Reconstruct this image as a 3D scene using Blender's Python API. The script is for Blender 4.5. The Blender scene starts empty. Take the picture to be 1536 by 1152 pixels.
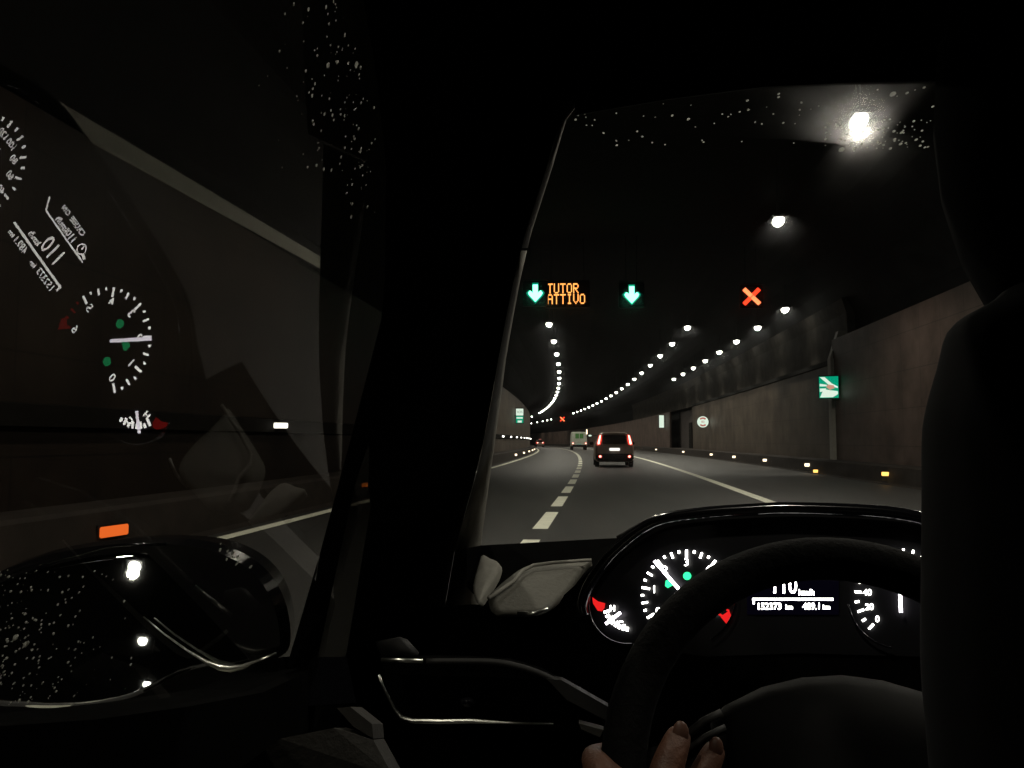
import bpy, bmesh, math, random
from mathutils import Vector, Matrix
random.seed(7)
S = bpy.context.scene
COL = S.collection
# ------------------------------------------------------------------ camera, world, exposure
CAMZ = 1.16
PITCH = math.atan(84/1200); YAW = math.atan(0.1266)
cd = bpy.data.cameras.new("camera"); cam = bpy.data.objects.new("camera", cd); COL.objects.link(cam)
cam.location = (0, 0, CAMZ); cam.rotation_euler = (math.pi/2 + PITCH, 0, 0)
cd.sensor_width = 36; cd.lens = 36*1200/1536; cd.clip_start = 0.01; cd.clip_end = 2000
S.camera = cam
w = bpy.data.worlds.new("World"); S.world = w; w.use_nodes = True
w.node_tree.nodes["Background"].inputs[0].default_value = (0.6, 0.65, 0.7, 1)
w.node_tree.nodes["Background"].inputs[1].default_value = 0.0006
S.view_settings.view_transform = 'Standard'; S.view_settings.look = 'None'
S.view_settings.exposure = 0; S.view_settings.gamma = 1
S.cycles.use_denoising = True
S.cycles.max_bounces = 8; S.cycles.transparent_max_bounces = 16
S.cycles.diffuse_bounces = 3; S.cycles.glossy_bounces = 4; S.cycles.transmission_bounces = 6
S.cycles.caustics_reflective = False; S.cycles.caustics_refractive = False
S.cycles.sample_clamp_indirect = 3.0
LAMP_W = 430.0

# ------------------------------------------------------------------ materials
def mat(name, col, rough=0.6, metal=0.0, emit=None, es=1.0, spec=0.5, noise=None, nscale=8.0, bump=0.0, ncoord='Object'):
    m = bpy.data.materials.new(name); m.use_nodes = True
    n = m.node_tree.nodes; l = m.node_tree.links; b = n["Principled BSDF"]
    b.inputs["Base Color"].default_value = (*col, 1); b.inputs["Roughness"].default_value = rough
    b.inputs["Metallic"].default_value = metal; b.inputs["Specular IOR Level"].default_value = spec
    if emit is not None:
        b.inputs["Emission Color"].default_value = (*emit, 1); b.inputs["Emission Strength"].default_value = es
    if noise or bump:
        tc = n.new("ShaderNodeTexCoord"); nt = n.new("ShaderNodeTexNoise")
        nt.inputs["Scale"].default_value = nscale; nt.inputs["Detail"].default_value = 6; nt.inputs["Roughness"].default_value = 0.65
        l.new(tc.outputs[ncoord], nt.inputs["Vector"])
        if noise:
            r = n.new("ShaderNodeValToRGB"); r.color_ramp.elements[0].position = 0.3; r.color_ramp.elements[1].position = 0.72
            r.color_ramp.elements[0].color = (*[c*(1-noise) for c in col], 1); r.color_ramp.elements[1].color = (*[c*(1+noise) for c in col], 1)
            l.new(nt.outputs["Fac"], r.inputs["Fac"]); l.new(r.outputs["Color"], b.inputs["Base Color"])
        if bump:
            bp = n.new("ShaderNodeBump"); bp.inputs["Strength"].default_value = bump; bp.inputs["Distance"].default_value = 0.01
            l.new(nt.outputs["Fac"], bp.inputs["Height"]); l.new(bp.outputs["Normal"], b.inputs["Normal"])
    return m

def road_mat():
    m = bpy.data.materials.new("asphalt"); m.use_nodes = True
    n = m.node_tree.nodes; l = m.node_tree.links; b = n["Principled BSDF"]
    tc = n.new("ShaderNodeTexCoord"); mp = n.new("ShaderNodeMapping"); mp.inputs["Scale"].default_value = (1.2, 0.12, 1)
    n1 = n.new("ShaderNodeTexNoise"); n1.inputs["Scale"].default_value = 1.3; n1.inputs["Detail"].default_value = 4
    n2 = n.new("ShaderNodeTexNoise"); n2.inputs["Scale"].default_value = 60; n2.inputs["Detail"].default_value = 3
    l.new(tc.outputs["Object"], mp.inputs["Vector"]); l.new(mp.outputs["Vector"], n1.inputs["Vector"]); l.new(tc.outputs["Object"], n2.inputs["Vector"])
    mx = n.new("ShaderNodeMix"); mx.data_type = 'FLOAT'; mx.inputs["Factor"].default_value = 0.4
    l.new(n1.outputs["Fac"], mx.inputs["A"]); l.new(n2.outputs["Fac"], mx.inputs["B"])
    r = n.new("ShaderNodeValToRGB"); r.color_ramp.elements[0].position = 0.3; r.color_ramp.elements[1].position = 0.7
    r.color_ramp.elements[0].color = (0.0115, 0.0108, 0.0100, 1); r.color_ramp.elements[1].color = (0.033, 0.0308, 0.0272, 1)
    l.new(mx.outputs["Result"], r.inputs["Fac"]); l.new(r.outputs["Color"], b.inputs["Base Color"])
    b.inputs["Roughness"].default_value = 0.58
    bp = n.new("ShaderNodeBump"); bp.inputs["Strength"].default_value = 0.5; bp.inputs["Distance"].default_value = 0.01
    l.new(n2.outputs["Fac"], bp.inputs["Height"]); l.new(bp.outputs["Normal"], b.inputs["Normal"])
    return m

def lining_mat(name, col, spec=0.5):
    m = bpy.data.materials.new(name); m.use_nodes = True
    n = m.node_tree.nodes; l = m.node_tree.links; b = n["Principled BSDF"]
    uv = n.new("ShaderNodeUVMap")
    br = n.new("ShaderNodeTexBrick"); br.offset = 0.0
    br.inputs["Scale"].default_value = 1.0; br.inputs["Brick Width"].default_value = 1.25; br.inputs["Row Height"].default_value = 1.0
    br.inputs["Mortar Size"].default_value = 0.012; br.inputs["Mortar Smooth"].default_value = 0.2
    br.inputs["Color1"].default_value = (*col, 1); br.inputs["Color2"].default_value = (*[c*0.95 for c in col], 1); br.inputs["Mortar"].default_value = (*[c*0.6 for c in col], 1)
    l.new(uv.outputs["UV"], br.inputs["Vector"])
    nt = n.new("ShaderNodeTexNoise"); nt.inputs["Scale"].default_value = 0.9; nt.inputs["Detail"].default_value = 7; nt.inputs["Roughness"].default_value = 0.6
    tc = n.new("ShaderNodeTexCoord"); l.new(tc.outputs["Object"], nt.inputs["Vector"])
    r = n.new("ShaderNodeValToRGB"); r.color_ramp.elements[0].color = (0.45, 0.41, 0.38, 1); r.color_ramp.elements[1].color = (1.15, 1.15, 1.12, 1)
    r.color_ramp.elements[0].position = 0.3; r.color_ramp.elements[1].position = 0.7
    l.new(nt.outputs["Fac"], r.inputs["Fac"])
    mx = n.new("ShaderNodeMix"); mx.data_type = 'RGBA'; mx.blend_type = 'MULTIPLY'; mx.inputs["Factor"].default_value = 1
    l.new(br.outputs["Color"], mx.inputs["A"]); l.new(r.outputs["Color"], mx.inputs["B"]); l.new(mx.outputs["Result"], b.inputs["Base Color"])
    b.inputs["Roughness"].default_value = 0.55; b.inputs["Specular IOR Level"].default_value = spec
    return m

def glass_mat(name, f0=0.04, tint=(1, 1, 1)):
    m = bpy.data.materials.new(name); m.use_nodes = True
    n = m.node_tree.nodes; l = m.node_tree.links; n.clear()
    o = n.new("ShaderNodeOutputMaterial"); mix = n.new("ShaderNodeMixShader"); t = n.new("ShaderNodeBsdfTransparent"); g = n.new("ShaderNodeBsdfGlossy")
    g.inputs["Roughness"].default_value = 0.0; t.inputs["Color"].default_value = (*tint, 1)
    geo = n.new("ShaderNodeNewGeometry"); dt = n.new("ShaderNodeVectorMath"); dt.operation = 'DOT_PRODUCT'
    l.new(geo.outputs["Normal"], dt.inputs[0]); l.new(geo.outputs["Incoming"], dt.inputs[1])
    def mth(op, a, b=None):
        q = n.new("ShaderNodeMath"); q.operation = op
        for i, x in enumerate((a, b)):
            if x is None: continue
            if isinstance(x, (int, float)): q.inputs[i].default_value = x
            else: l.new(x, q.inputs[i])
        return q.outputs[0]
    c = mth('ABSOLUTE', dt.outputs["Value"]); p = mth('POWER', mth('SUBTRACT', 1.0, c), 5.0)      # Schlick, the same from both sides
    l.new(mth('ADD', mth('MULTIPLY', p, 1-f0), f0), mix.inputs[0]); l.new(t.outputs[0], mix.inputs[1]); l.new(g.outputs[0], mix.inputs[2]); l.new(mix.outputs[0], o.inputs[0])
    return m
def clear_mat(name, tint):
    m = bpy.data.materials.new(name); m.use_nodes = True
    n = m.node_tree.nodes; l = m.node_tree.links; n.clear()
    o = n.new("ShaderNodeOutputMaterial"); t = n.new("ShaderNodeBsdfTransparent"); t.inputs["Color"].default_value = (*tint, 1)
    l.new(t.outputs[0], o.inputs[0]); return m
def film_mat(name, amount, ior=1.02):
    """film for the unwiped dirt band and the added glow around lamps: scatters a little of the light passing through, in soft streaks"""
    m = bpy.data.materials.new(name); m.use_nodes = True
    n = m.node_tree.nodes; l = m.node_tree.links; n.clear()
    o = n.new("ShaderNodeOutputMaterial"); mix = n.new("ShaderNodeMixShader"); t = n.new("ShaderNodeBsdfTransparent"); g = n.new("ShaderNodeBsdfRefraction")
    g.inputs["IOR"].default_value = ior; g.inputs["Roughness"].default_value = 1.0
    nt = n.new("ShaderNodeTexNoise"); nt.inputs["Scale"].default_value = 45; nt.inputs["Detail"].default_value = 5; tc = n.new("ShaderNodeTexCoord")
    l.new(tc.outputs["Object"], nt.inputs["Vector"])
    mr = n.new("ShaderNodeMapRange"); mr.inputs["From Min"].default_value = 0.3; mr.inputs["From Max"].default_value = 0.75
    mr.inputs["To Min"].default_value = amount*0.4; mr.inputs["To Max"].default_value = amount*1.6
    l.new(nt.outputs["Fac"], mr.inputs["Value"]); l.new(mr.outputs[0], mix.inputs[0])
    l.new(t.outputs[0], mix.inputs[1]); l.new(g.outputs[0], mix.inputs[2]); l.new(mix.outputs[0], o.inputs[0])
    return m
def emat(name, col, s):
    m = bpy.data.materials.new(name); m.use_nodes = True
    n = m.node_tree.nodes; l = m.node_tree.links; n.clear()
    o = n.new("ShaderNodeOutputMaterial"); e = n.new("ShaderNodeEmission"); e.inputs[0].default_value = (*col, 1); e.inputs[1].default_value = s
    l.new(e.outputs[0], o.inputs[0]); return m

M = dict(
    asphalt=road_mat(), paint=mat("road_paint", (0.80, 0.80, 0.66), 0.6, noise=0.14, nscale=5),
    kerb=mat("kerb_concrete", (0.022, 0.017, 0.014), 0.8, spec=0.15, noise=0.35, nscale=3, bump=0.3),
    vault=mat("sooty_concrete", (0.0065, 0.0062, 0.0056), 0.9, spec=0.15, noise=0.5, nscale=1.2, bump=0.4),
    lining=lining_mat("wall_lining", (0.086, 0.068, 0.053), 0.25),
    lining2=lining_mat("wall_lining_brown", (0.092, 0.064, 0.054), 0.2), liningL=lining_mat("wall_lining_dimmed", (0.0155, 0.0108, 0.0080), 0.10),  # liningL: the same lining, darkened in colour to look dim beside the car
    pale=mat("pale_concrete", (0.32, 0.31, 0.27), 0.6, noise=0.15, nscale=4),
    baywall=mat("bay_wall", (0.022, 0.015, 0.013), 0.8, noise=0.4), haunch=mat("streak_concrete", (0.042, 0.037, 0.031), 0.85, spec=0.1, noise=0.45, nscale=1.5, bump=0.4), darkband=mat("dark_duct", (0.007, 0.006, 0.005), 0.8, spec=0.04, noise=0.3),
    steel=mat("painted_steel", (0.006, 0.006, 0.006), 0.5, noise=0.2, nscale=12),
    lens=emat("lamp_lens", (1.0, 0.98, 0.86), 26),
    wlight=emat("white_marker", (1.0, 0.96, 0.85), 6), olight=emat("orange_marker", (1.0, 0.22, 0.03), 1.6),
    olight_near=emat("orange_marker_near", (0.95, 0.16, 0.025), 1.5), alight=emat("amber_marker", (1.0, 0.52, 0.12), 2.2), ylight=emat("pale_marker", (1.0, 0.8, 0.55), 2.6),
    grn_core=emat("green_signal_core", (0.34, 1.6, 0.95), 2.3), grn_glow=emat("green_signal_glow", (0.0, 0.34, 0.2), 0.8),
    red_core=emat("red_signal_core", (1.0, 0.045, 0.015), 2.2), red_hot=emat("red_signal_hot", (1.0, 0.20, 0.07), 2.4), amber=emat("amber_matrix", (1.0, 0.36, 0.085), 2.3),
    sgreen=emat("sign_green", (0.0, 0.36, 0.20), 0.9), swhite=emat("sign_white", (0.80, 0.95, 0.80), 0.95), sgrey=emat("sign_grey", (0.16, 0.25, 0.2), 0.8),  # sign faces glow in place of headlight thrown back by them
    spink=emat("sign_pink", (0.85, 0.42, 0.30), 0.7), sred=emat("sign_red", (0.75, 0.22, 0.18), 0.6),
    pred=emat("tail_red", (1.0, 0.05, 0.03), 1.3), phot=emat("tail_hot", (1.0, 0.62, 0.48), 3.0), plate=emat("plate_glow", (0.95, 0.95, 0.9), 1.3),
    carpaint=mat("car_paint", (0.30, 0.235, 0.19), 0.35, 0.2, noise=0.1), blackpl=mat("black_plastic", (0.008, 0.008, 0.008), 0.6, spec=0.2), tyre=mat("tyre_rubber", (0.01, 0.01, 0.01), 0.85, noise=0.2),
    rim=mat("wheel_rim", (0.35, 0.35, 0.35), 0.35, 0.8), carglass=mat("dark_car_glass", (0.006, 0.006, 0.006), 0.08),
    vanwhite=mat("van_white", (0.55, 0.58, 0.50), 0.5, noise=0.2, nscale=2), vangreen=mat("van_green", (0.10, 0.30, 0.08), 0.5),
    trim=mat("black_trim", (0.0016, 0.0016, 0.0016), 0.95, spec=0.02, noise=0.3, nscale=60), softgrey=mat("grey_pillar_trim", (0.30, 0.29, 0.26), 0.75, spec=0.1, noise=0.1, nscale=90, bump=0.1),
    dashcorner=mat("dash_corner_grey", (0.15, 0.145, 0.126), 0.75, spec=0.15, noise=0.12, nscale=160, bump=0.2), dashgrey=mat("dash_grey", (0.035, 0.033, 0.030), 0.7, spec=0.3, noise=0.15, nscale=160, bump=0.2),
    chrome=mat("satin_chrome", (0.75, 0.76, 0.70), 0.28, 1.0), gloss=mat("piano_black", (0.004, 0.004, 0.005), 0.12),
    leather=mat("wheel_leather", (0.002, 0.002, 0.002), 0.75, spec=0.08, noise=0.3, nscale=150, bump=0.3), hubpad=mat("hub_pad", (0.0022, 0.0021, 0.0021), 0.65, spec=0.12, noise=0.15, nscale=200), hub=mat("hub_plastic", (0.010, 0.0097, 0.0095), 0.65, noise=0.15, nscale=200),
    dialface=mat("dial_face", (0.002, 0.002, 0.003), 0.45, spec=0.2),
    dwhite=emat("display_white", (1.0, 0.97, 0.90), 12.0), dneedle=emat("needle_white", (1.0, 0.92, 1.0), 10.0), dred=emat("display_red", (1.0, 0.02, 0.02), 0.85), dgreen=emat("display_green", (0.03, 0.85, 0.28), 2.2),
    dblue=emat("display_backlight", (0.02, 0.015, 0.05), 0.06),
    side_in=glass_mat("window_glass_inner", 0.032), clear=clear_mat("window_glass_outer", (0.97, 0.98, 0.97)), side_clear=clear_mat("side_glass_outer", (0.60, 0.60, 0.58)), ws_in=film_mat("windscreen_glow_film", 0.02, 1.010),  # ws_in: scattering over the whole pane added for glow around lamps
    film=film_mat("dirty_film", 0.035, 1.03), tint=clear_mat("blocking_passenger_glass", (0.12, 0.12, 0.12)), quarter=clear_mat("tinted_quarter_glass", (0.28, 0.28, 0.27)), mirror=mat("mirror_silver", (0.75, 0.77, 0.78), 0.015, 1.0),
    skin=mat("skin", (0.10, 0.044, 0.027), 0.55, noise=0.3, nscale=45, bump=0.35), nail=mat("fingernail", (0.10, 0.048, 0.033), 0.45), cloth=mat("dark_jacket", (0.0018, 0.0018, 0.002), 0.95, spec=0.1, noise=0.3, nscale=200), hair_shade=mat("dark_hair_shade", (0.0015, 0.0013, 0.0012), 0.95, spec=0.02),
    pants=mat("dark_trousers", (0.006, 0.006, 0.008), 0.95),
)
dm = bpy.data.materials.new("rain_drop"); dm.use_nodes = True
_n = dm.node_tree.nodes; _l = dm.node_tree.links; _b = _n["Principled BSDF"]; _b.inputs["Transmission Weight"].default_value = 0.95; _b.inputs["Roughness"].default_value = 0.15; _b.inputs["IOR"].default_value = 1.33
_b.inputs["Base Color"].default_value = (0.9, 0.92, 0.9, 1)
_t = _n.new("ShaderNodeBsdfTranslucent"); _t.inputs[0].default_value = (0.95, 0.95, 0.9, 1); _m = _n.new("ShaderNodeMixShader"); _m.inputs[0].default_value = 0.38   # translucent share added so drops shine as bright specks under the lamps
_l.new(_b.outputs[0], _m.inputs[1]); _l.new(_t.outputs[0], _m.inputs[2]); _l.new(_m.outputs[0], _n["Material Output"].inputs[0]); M['drop'] = dm

# ------------------------------------------------------------------ mesh helpers
class MB:
    def __init__(s): s.v = []; s.f = []; s.m = []; s.uv = None
    def add(s, vs, fs, mi=0):
        o = len(s.v); s.v += [tuple(v) for v in vs]; s.f += [tuple(i+o for i in f) for f in fs]; s.m += [mi]*len(fs)
    def box(s, c, d, mi=0, rz=0.0):
        x, y, z = [q/2 for q in d]; vs = []
        for i in (-1, 1):
            for j in (-1, 1):
                for k in (-1, 1):
                    px, py = i*x, j*y
                    vs.append((c[0]+px*math.cos(rz)-py*math.sin(rz), c[1]+px*math.sin(rz)+py*math.cos(rz), c[2]+k*z))
        s.add(vs, [(0, 1, 3, 2), (4, 6, 7, 5), (0, 4, 5, 1), (2, 3, 7, 6), (0, 2, 6, 4), (1, 5, 7, 3)], mi)
    def bbox(s, c, d, b=0.02, mi=0):
        """box with chamfered edges"""
        bm = bmesh.new(); bmesh.ops.create_cube(bm, size=1)
        for v in bm.verts: v.co = Vector((v.co.x*d[0]+c[0], v.co.y*d[1]+c[1], v.co.z*d[2]+c[2]))
        bmesh.ops.bevel(bm, geom=bm.edges[:], offset=min(b, min(d)*0.45), segments=2, affect='EDGES')
        bm.verts.index_update(); s.add([v.co for v in bm.verts], [[v.index for v in f.verts] for f in bm.faces], mi); bm.free()
    def slab(s, pts, off, mi=0):
        n = len(pts); off = Vector(off); a = [Vector(p) for p in pts]; b = [p+off for p in a]
        s.add(a+b, [tuple(range(n)), tuple(range(2*n-1, n-1, -1))] + [(i, i+n, (i+1) % n+n, (i+1) % n) for i in range(n)], mi)
    def tube(s, pts, r, seg=8, mi=0, closed=False, flat=1.0):
        P = [Vector(p) for p in pts]; n = len(P); R = r if isinstance(r, (list, tuple)) else [r]*n; vs = []; up0 = None
        for i in range(n):
            if closed: t = (P[(i+1) % n]-P[i-1]).normalized()
            else: t = (P[min(i+1, n-1)]-P[max(i-1, 0)]).normalized()
            up = up0 if up0 is not None else (Vector((0, 0, 1)) if abs(t.z) < 0.9 else Vector((1, 0, 0)))
            a = t.cross(up).normalized(); b = a.cross(t).normalized(); up0 = b
            for k in range(seg):
                q = 2*math.pi*k/seg; vs.append(P[i]+a*math.cos(q)*R[i]+b*math.sin(q)*R[i]*flat)
        fs = []
        for i in range(n if closed else n-1):
            for k in range(seg):
                j = (i+1) % n; fs.append((i*seg+k, i*seg+(k+1) % seg, j*seg+(k+1) % seg, j*seg+k))
        if not closed: fs += [tuple(range(seg))[::-1], tuple((n-1)*seg+k for k in range(seg))]
        s.add(vs, fs, mi)
    def ball(s, c, r, mi=0, seg=10, rings=6):
        r = r if isinstance(r, (list, tuple)) else (r, r, r); vs = [(c[0], c[1], c[2]+r[2])]
        for i in range(1, rings):
            t = math.pi*i/rings
            for k in range(seg):
                q = 2*math.pi*k/seg; vs.append((c[0]+r[0]*math.sin(t)*math.cos(q), c[1]+r[1]*math.sin(t)*math.sin(q), c[2]+r[2]*math.cos(t)))
        vs.append((c[0], c[1], c[2]-r[2])); fs = [(0, 1+k, 1+(k+1) % seg) for k in range(seg)]
        for i in range(rings-2):
            for k in range(seg): fs.append((1+i*seg+k, 1+(i+1)*seg+k, 1+(i+1)*seg+(k+1) % seg, 1+i*seg+(k+1) % seg))
        L = len(vs)-1; o = 1+(rings-2)*seg; fs += [(L, o+(k+1) % seg, o+k) for k in range(seg)]
        s.add(vs, fs, mi)
    def build(s, name, mats, parent=None, smooth=False, kind=None, uvs=None):
        me = bpy.data.meshes.new(name); me.from_pydata(s.v, [], s.f); me.update()
        for m in (mats if isinstance(mats, (list, tuple)) else [mats]): me.materials.append(m)
        me.polygons.foreach_set("material_index", s.m)
        if smooth: me.polygons.foreach_set("use_smooth", [True]*len(s.f))
        if uvs:
            ul = me.uv_layers.new(name="UVMap")
            for lp in me.loops: ul.data[lp.index].uv = uvs[lp.vertex_index]
        bm = bmesh.new(); bm.from_mesh(me); bmesh.ops.recalc_face_normals(bm, faces=bm.faces); bm.to_mesh(me); bm.free()
        o = bpy.data.objects.new(name, me); COL.objects.link(o)
        if parent is not None: o.parent = parent
        if kind: o["kind"] = kind
        return o
def tag(o, label=None, cat=None, group=None):
    if label: o["label"] = label
    if cat: o["category"] = cat
    if group: o["group"] = group
    return o
def thing(name, label, cat, loc=(0, 0, 0), rz=0.0, group=None):
    e = bpy.data.objects.new(name, None); COL.objects.link(e); e.empty_display_size = 0.1
    e.location = loc; e.rotation_euler = (0, 0, rz); return tag(e, label, cat, group)
def copy_tree(o, parent=None):
    c = o.copy(); COL.objects.link(c); c.parent = parent
    for ch in list(o.children): copy_tree(ch, c)
    return c

# ------------------------------------------------------------------ the road's course (s metres ahead, lateral offset)
def rx(s): return 0.1266*s - 0.000466*s*s - (0.149e-6*s**3 if s > 0 else 0)
def rz_(s): return -0.98e-5*s*s
def rp(s, lat, z=0.0): return Vector((rx(s)+lat, s, rz_(s)+z))
def rh(s): return -math.atan(0.1266 - 0.000932*s - (0.447e-6*s*s if s > 0 else 0))   # z rotation so that local +y follows the road
def strip(mb, prof, s0, s1, step=2.0, close=False, mi=0):
    n = max(1, int(math.ceil((s1-s0)/step))); k = len(prof); vs = []
    for i in range(n+1):
        s = s0+(s1-s0)*i/n
        for lat, z in prof: vs.append(rp(s, lat, z))
    fs = []
    for i in range(n):
        for j in range(k if close else k-1): a = i*k+j; b = i*k+(j+1) % k; fs.append((a, b, b+k, a+k))
    if close: fs += [tuple(range(k))[::-1], tuple(n*k+j for j in range(k))]
    mb.add(vs, fs, mi); return n
def wall_uv(mb):  # v = height, u = distance along
    return [(v[1], v[2]-rz_(v[1])) for v in mb.v]
S0, S1 = -75, 330
# ground, road surface, markings
g = MB(); strip(g, [(-9, -0.02), (11, -0.02)], S0, S1, 3); g.build("ground", M['kerb'], kind="structure")
g = MB(); strip(g, [(-4.9, 0), (-2.7, .012), (1.1, .012), (4.0, .008), (7.35, 0)], S0, S1, 1.5); g.build("road", M['asphalt'], kind="structure")
g = MB()
def mark(s0, s1, la, lb): strip(g, [(la, 0.016), (lb, 0.016)], s0, s1, 1.5)
mark(S0, 240, -4.65, -4.45); mark(S0, 240, 2.88, 3.11)
k = -12
while True:
    a = 10.45+3.55*k
    if a > 220: break
    mark(a, a+2.42, -1.01, -0.81); k += 1
g.build("road_markings", M['paint'], kind="structure")
g = MB(); strip(g, [(-6.4, -0.01), (-6.4, .5), (-5.0, .5), (-4.96, .46), (-4.92, .06), (-4.88, -0.01)], S0, S1, 2, True)
g.build("kerb", M['kerb'], kind="structure")
g = MB(); strip(g, [(8.9, -0.01), (8.9, .5), (7.42, .5), (7.38, .46), (7.34, .05), (7.30, -0.01)], S0, S1, 2, True)
g.build("kerb", M['kerb'], kind="structure")

# vault
def vault_z(lat):
    u = min(1, abs((lat-1.2)/7.75)); return 4.2 + 4.5*(1-u**2.6)**(1/2.6)
prof = []
for i in range(33):
    t = math.pi*i/32; c, s_ = math.cos(t), math.sin(t)
    prof.append((1.2-7.75*math.copysign(abs(c)**(2/2.6), c), 4.2+4.5*abs(s_)**(2/2.6)))
prof = [(-6.55, 0.0)]+prof+[(8.95, 0.0)]
out = [(8.95+.4, 0.0), (9.35, 4.4), (7.5, 8.3), (1.2, 9.2), (-5.1, 8.3), (-6.95, 4.4), (-6.95, 0)]
g = MB(); strip(g, prof+out, S0, S1, 3, True)
o = g.build("tunnel_vault", M['vault'], smooth=False); tag(o, "dark sooty concrete tunnel vault arching over all lanes of the road", "tunnel vault")
# left wall
def panelwall(name, mats, lab, lat, s0, s1, z0, z1, side, parts=()):
    e = thing(name, lab, "tunnel wall", rp(s0, lat, 0))
    off = Vector(e.location)
    def child(nm, m, prof_, a, b, uv=False):
        q = MB(); strip(q, prof_, a, b, 1.25, True); u = wall_uv(q) if uv else None
        q.v = [tuple(Vector(v)-off) for v in q.v]
        return q.build(nm, m, e, uvs=u)
    child("panelling", mats, [(lat, z0), (lat, z1), (lat-0.14*side, z1), (lat-0.14*side, z0)], s0, s1, True)
    for nm, m, pr, a, b in parts: child(nm, m, pr, a, b)
    return e
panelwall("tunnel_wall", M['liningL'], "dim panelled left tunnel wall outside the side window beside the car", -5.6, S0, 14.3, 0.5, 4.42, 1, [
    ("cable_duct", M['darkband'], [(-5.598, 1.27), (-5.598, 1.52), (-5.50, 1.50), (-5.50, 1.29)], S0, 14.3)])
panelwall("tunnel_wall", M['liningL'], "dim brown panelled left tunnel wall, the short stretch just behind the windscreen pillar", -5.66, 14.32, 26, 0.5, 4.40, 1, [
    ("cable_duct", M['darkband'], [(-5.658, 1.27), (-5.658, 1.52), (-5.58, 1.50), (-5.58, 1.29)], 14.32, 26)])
panelwall("tunnel_wall", M['lining'], "beige panelled left tunnel wall further along, carrying the line of white marker lights", -5.62, 26.02, S1, 0.5, 4.42, 1, [
    ("cable_duct", M['darkband'], [(-5.618, 1.27), (-5.618, 1.52), (-5.54, 1.50), (-5.54, 1.29)], 26.02, S1)])
panelwall("tunnel_wall", M['lining2'], "tall dark brown panelled right tunnel wall, the near stretch at the driver's shoulder", 7.9, S0, 27.4, 0.5, 4.6, -1)
panelwall("tunnel_wall", M['lining'], "lower beige panelled right tunnel wall between the green exit sign and the dark emergency bay", 7.96, 27.5, 62.0, 0.5, 3.78, -1)
panelwall("tunnel_wall", M['lining2'], "far brown panelled right tunnel wall beyond the dark emergency bay", 7.96, 75, S1, 0.5, 3.85, -1)
# ledge on top of right lining, joint pilaster
g = MB(); strip(g, [(7.9, 3.8), (7.9, 3.95), (8.9, 3.95), (8.9, 3.8)], 27.6, 61.9, 2, True); o = g.build("wall_ledge", M['vault'])
tag(o, "dark ledge running along the top of the lower right wall panelling", "ledge")
e = thing("wall_pilaster", "grey concrete pilaster where the tall and low right walls meet, beside the green exit sign", "pilaster", rp(27.45, 7.8, 0), rh(27))
q = MB(); q.slab([(-0.02, -0.25, 0.5), (-0.02, 0.10, 0.5), (-0.02, 0.10, 3.95), (-0.02, -0.25, 3.95)], (0.35, 0, 0)); q.build("post", M['pale'], e)
q = MB(); q.slab([(0.0, -0.14, 3.96), (0.0, 0.14, 3.96), (0.30, 0.14, 4.9), (0.30, -0.14, 4.9)], (0.3, 0, 0)); q.build("sloped_cap", M['pale'], e)
q = MB(); strip(q, [(8.55, 3.96), (8.50, 5.6), (8.35, 6.1), (8.75, 6.2), (8.85, 3.96)], 27.6, 110, 2, True); o = q.build("streak_panel", M['haunch'])  # paler than the vault, added so lamp streaks show on it
tag(o, "paler concrete haunch added above the right wall to catch the lamp streaks", "concrete haunch")
# emergency bay
e = thing("emergency_bay", "dark recessed emergency bay opening in the right tunnel wall", "emergency bay", rp(68.5, 8, 0), rh(68.5))
q = MB(); q.box((0.9, -6.4, 2.0), (0.12, 0.12, 4.0)); q.box((0.9, 6.4, 2.0), (0.12, 0.12, 4.0)); q.box((0.9, 0, 4.03), (0.14, 13, 0.12)); q.build("frame", M['darkband'], e)
q = MB(); q.box((0.93, 0, 1.9), (0.05, 12.6, 3.8)); q.build("back_wall", M['baywall'], e)
q = MB(); q.box((0.82, 0.0, 1.4), (0.05, 1.6, 2.6)); dr = q.build("door", M['darkband'], e)
q = MB(); q.box((0.78, 0.6, 1.3), (0.05, 0.2, 0.05)); q.build("handle", M['steel'], dr)

# ------------------------------------------------------------------ ceiling lamps
LENS = MB()
for i in range(1):
    seg = 12; LENS.ball((0, 0, -0.03), (0.135, 0.28, 0.125), 0, 12, 8)
def make_lamp(hang, power, cone):
    e = thing("ceiling_lamp", None, "ceiling lamp")
    q = MB(); q.bbox((0, 0, 0.045), (0.40, 0.74, 0.09), 0.025); q.box((0, 0.33, 0.04), (0.12, 0.08, 0.05)); q.build("housing", M['steel'], e)
    l_ = MB(); l_.v, l_.f, l_.m = list(LENS.v), list(LENS.f), list(LENS.m); l_.build("lens", M['lens'], e, smooth=True)
    q = MB(); q.tube([(0, 0.12, 0.08), (0, 0.12, hang)], 0.007, 5); q.tube([(0, -0.12, 0.08), (0, -0.12, hang)], 0.007, 5); q.build("bracket", M['steel'], e)
    ld = bpy.data.lights.new("lamp_light", 'SPOT'); ld.energy = power; ld.color = (1.0, 0.93, 0.78); ld.spot_size = math.radians(cone); ld.spot_blend = 0.45; ld.shadow_soft_size = 0.12
    lo = bpy.data.objects.new("lamp_light", ld); COL.objects.link(lo); lo.parent = e; lo.location = (0, 0, -0.20)
    return e
def place_row(lat, z, ss, tilt, labf, group, power, cone=150):
    hang = vault_z(lat)-z
    proto = make_lamp(hang+0.05, power, cone)
    for ch in proto.children:
        if ch.type == 'LIGHT': ch.rotation_euler = (0, tilt, 0)
    for i, s in enumerate(ss):
        o = proto if i == 0 else copy_tree(proto)
        o.location = rp(s, lat, z); o.rotation_euler = (0, 0, rh(s)); o["group"] = group; o["label"] = labf(i, s)
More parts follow.
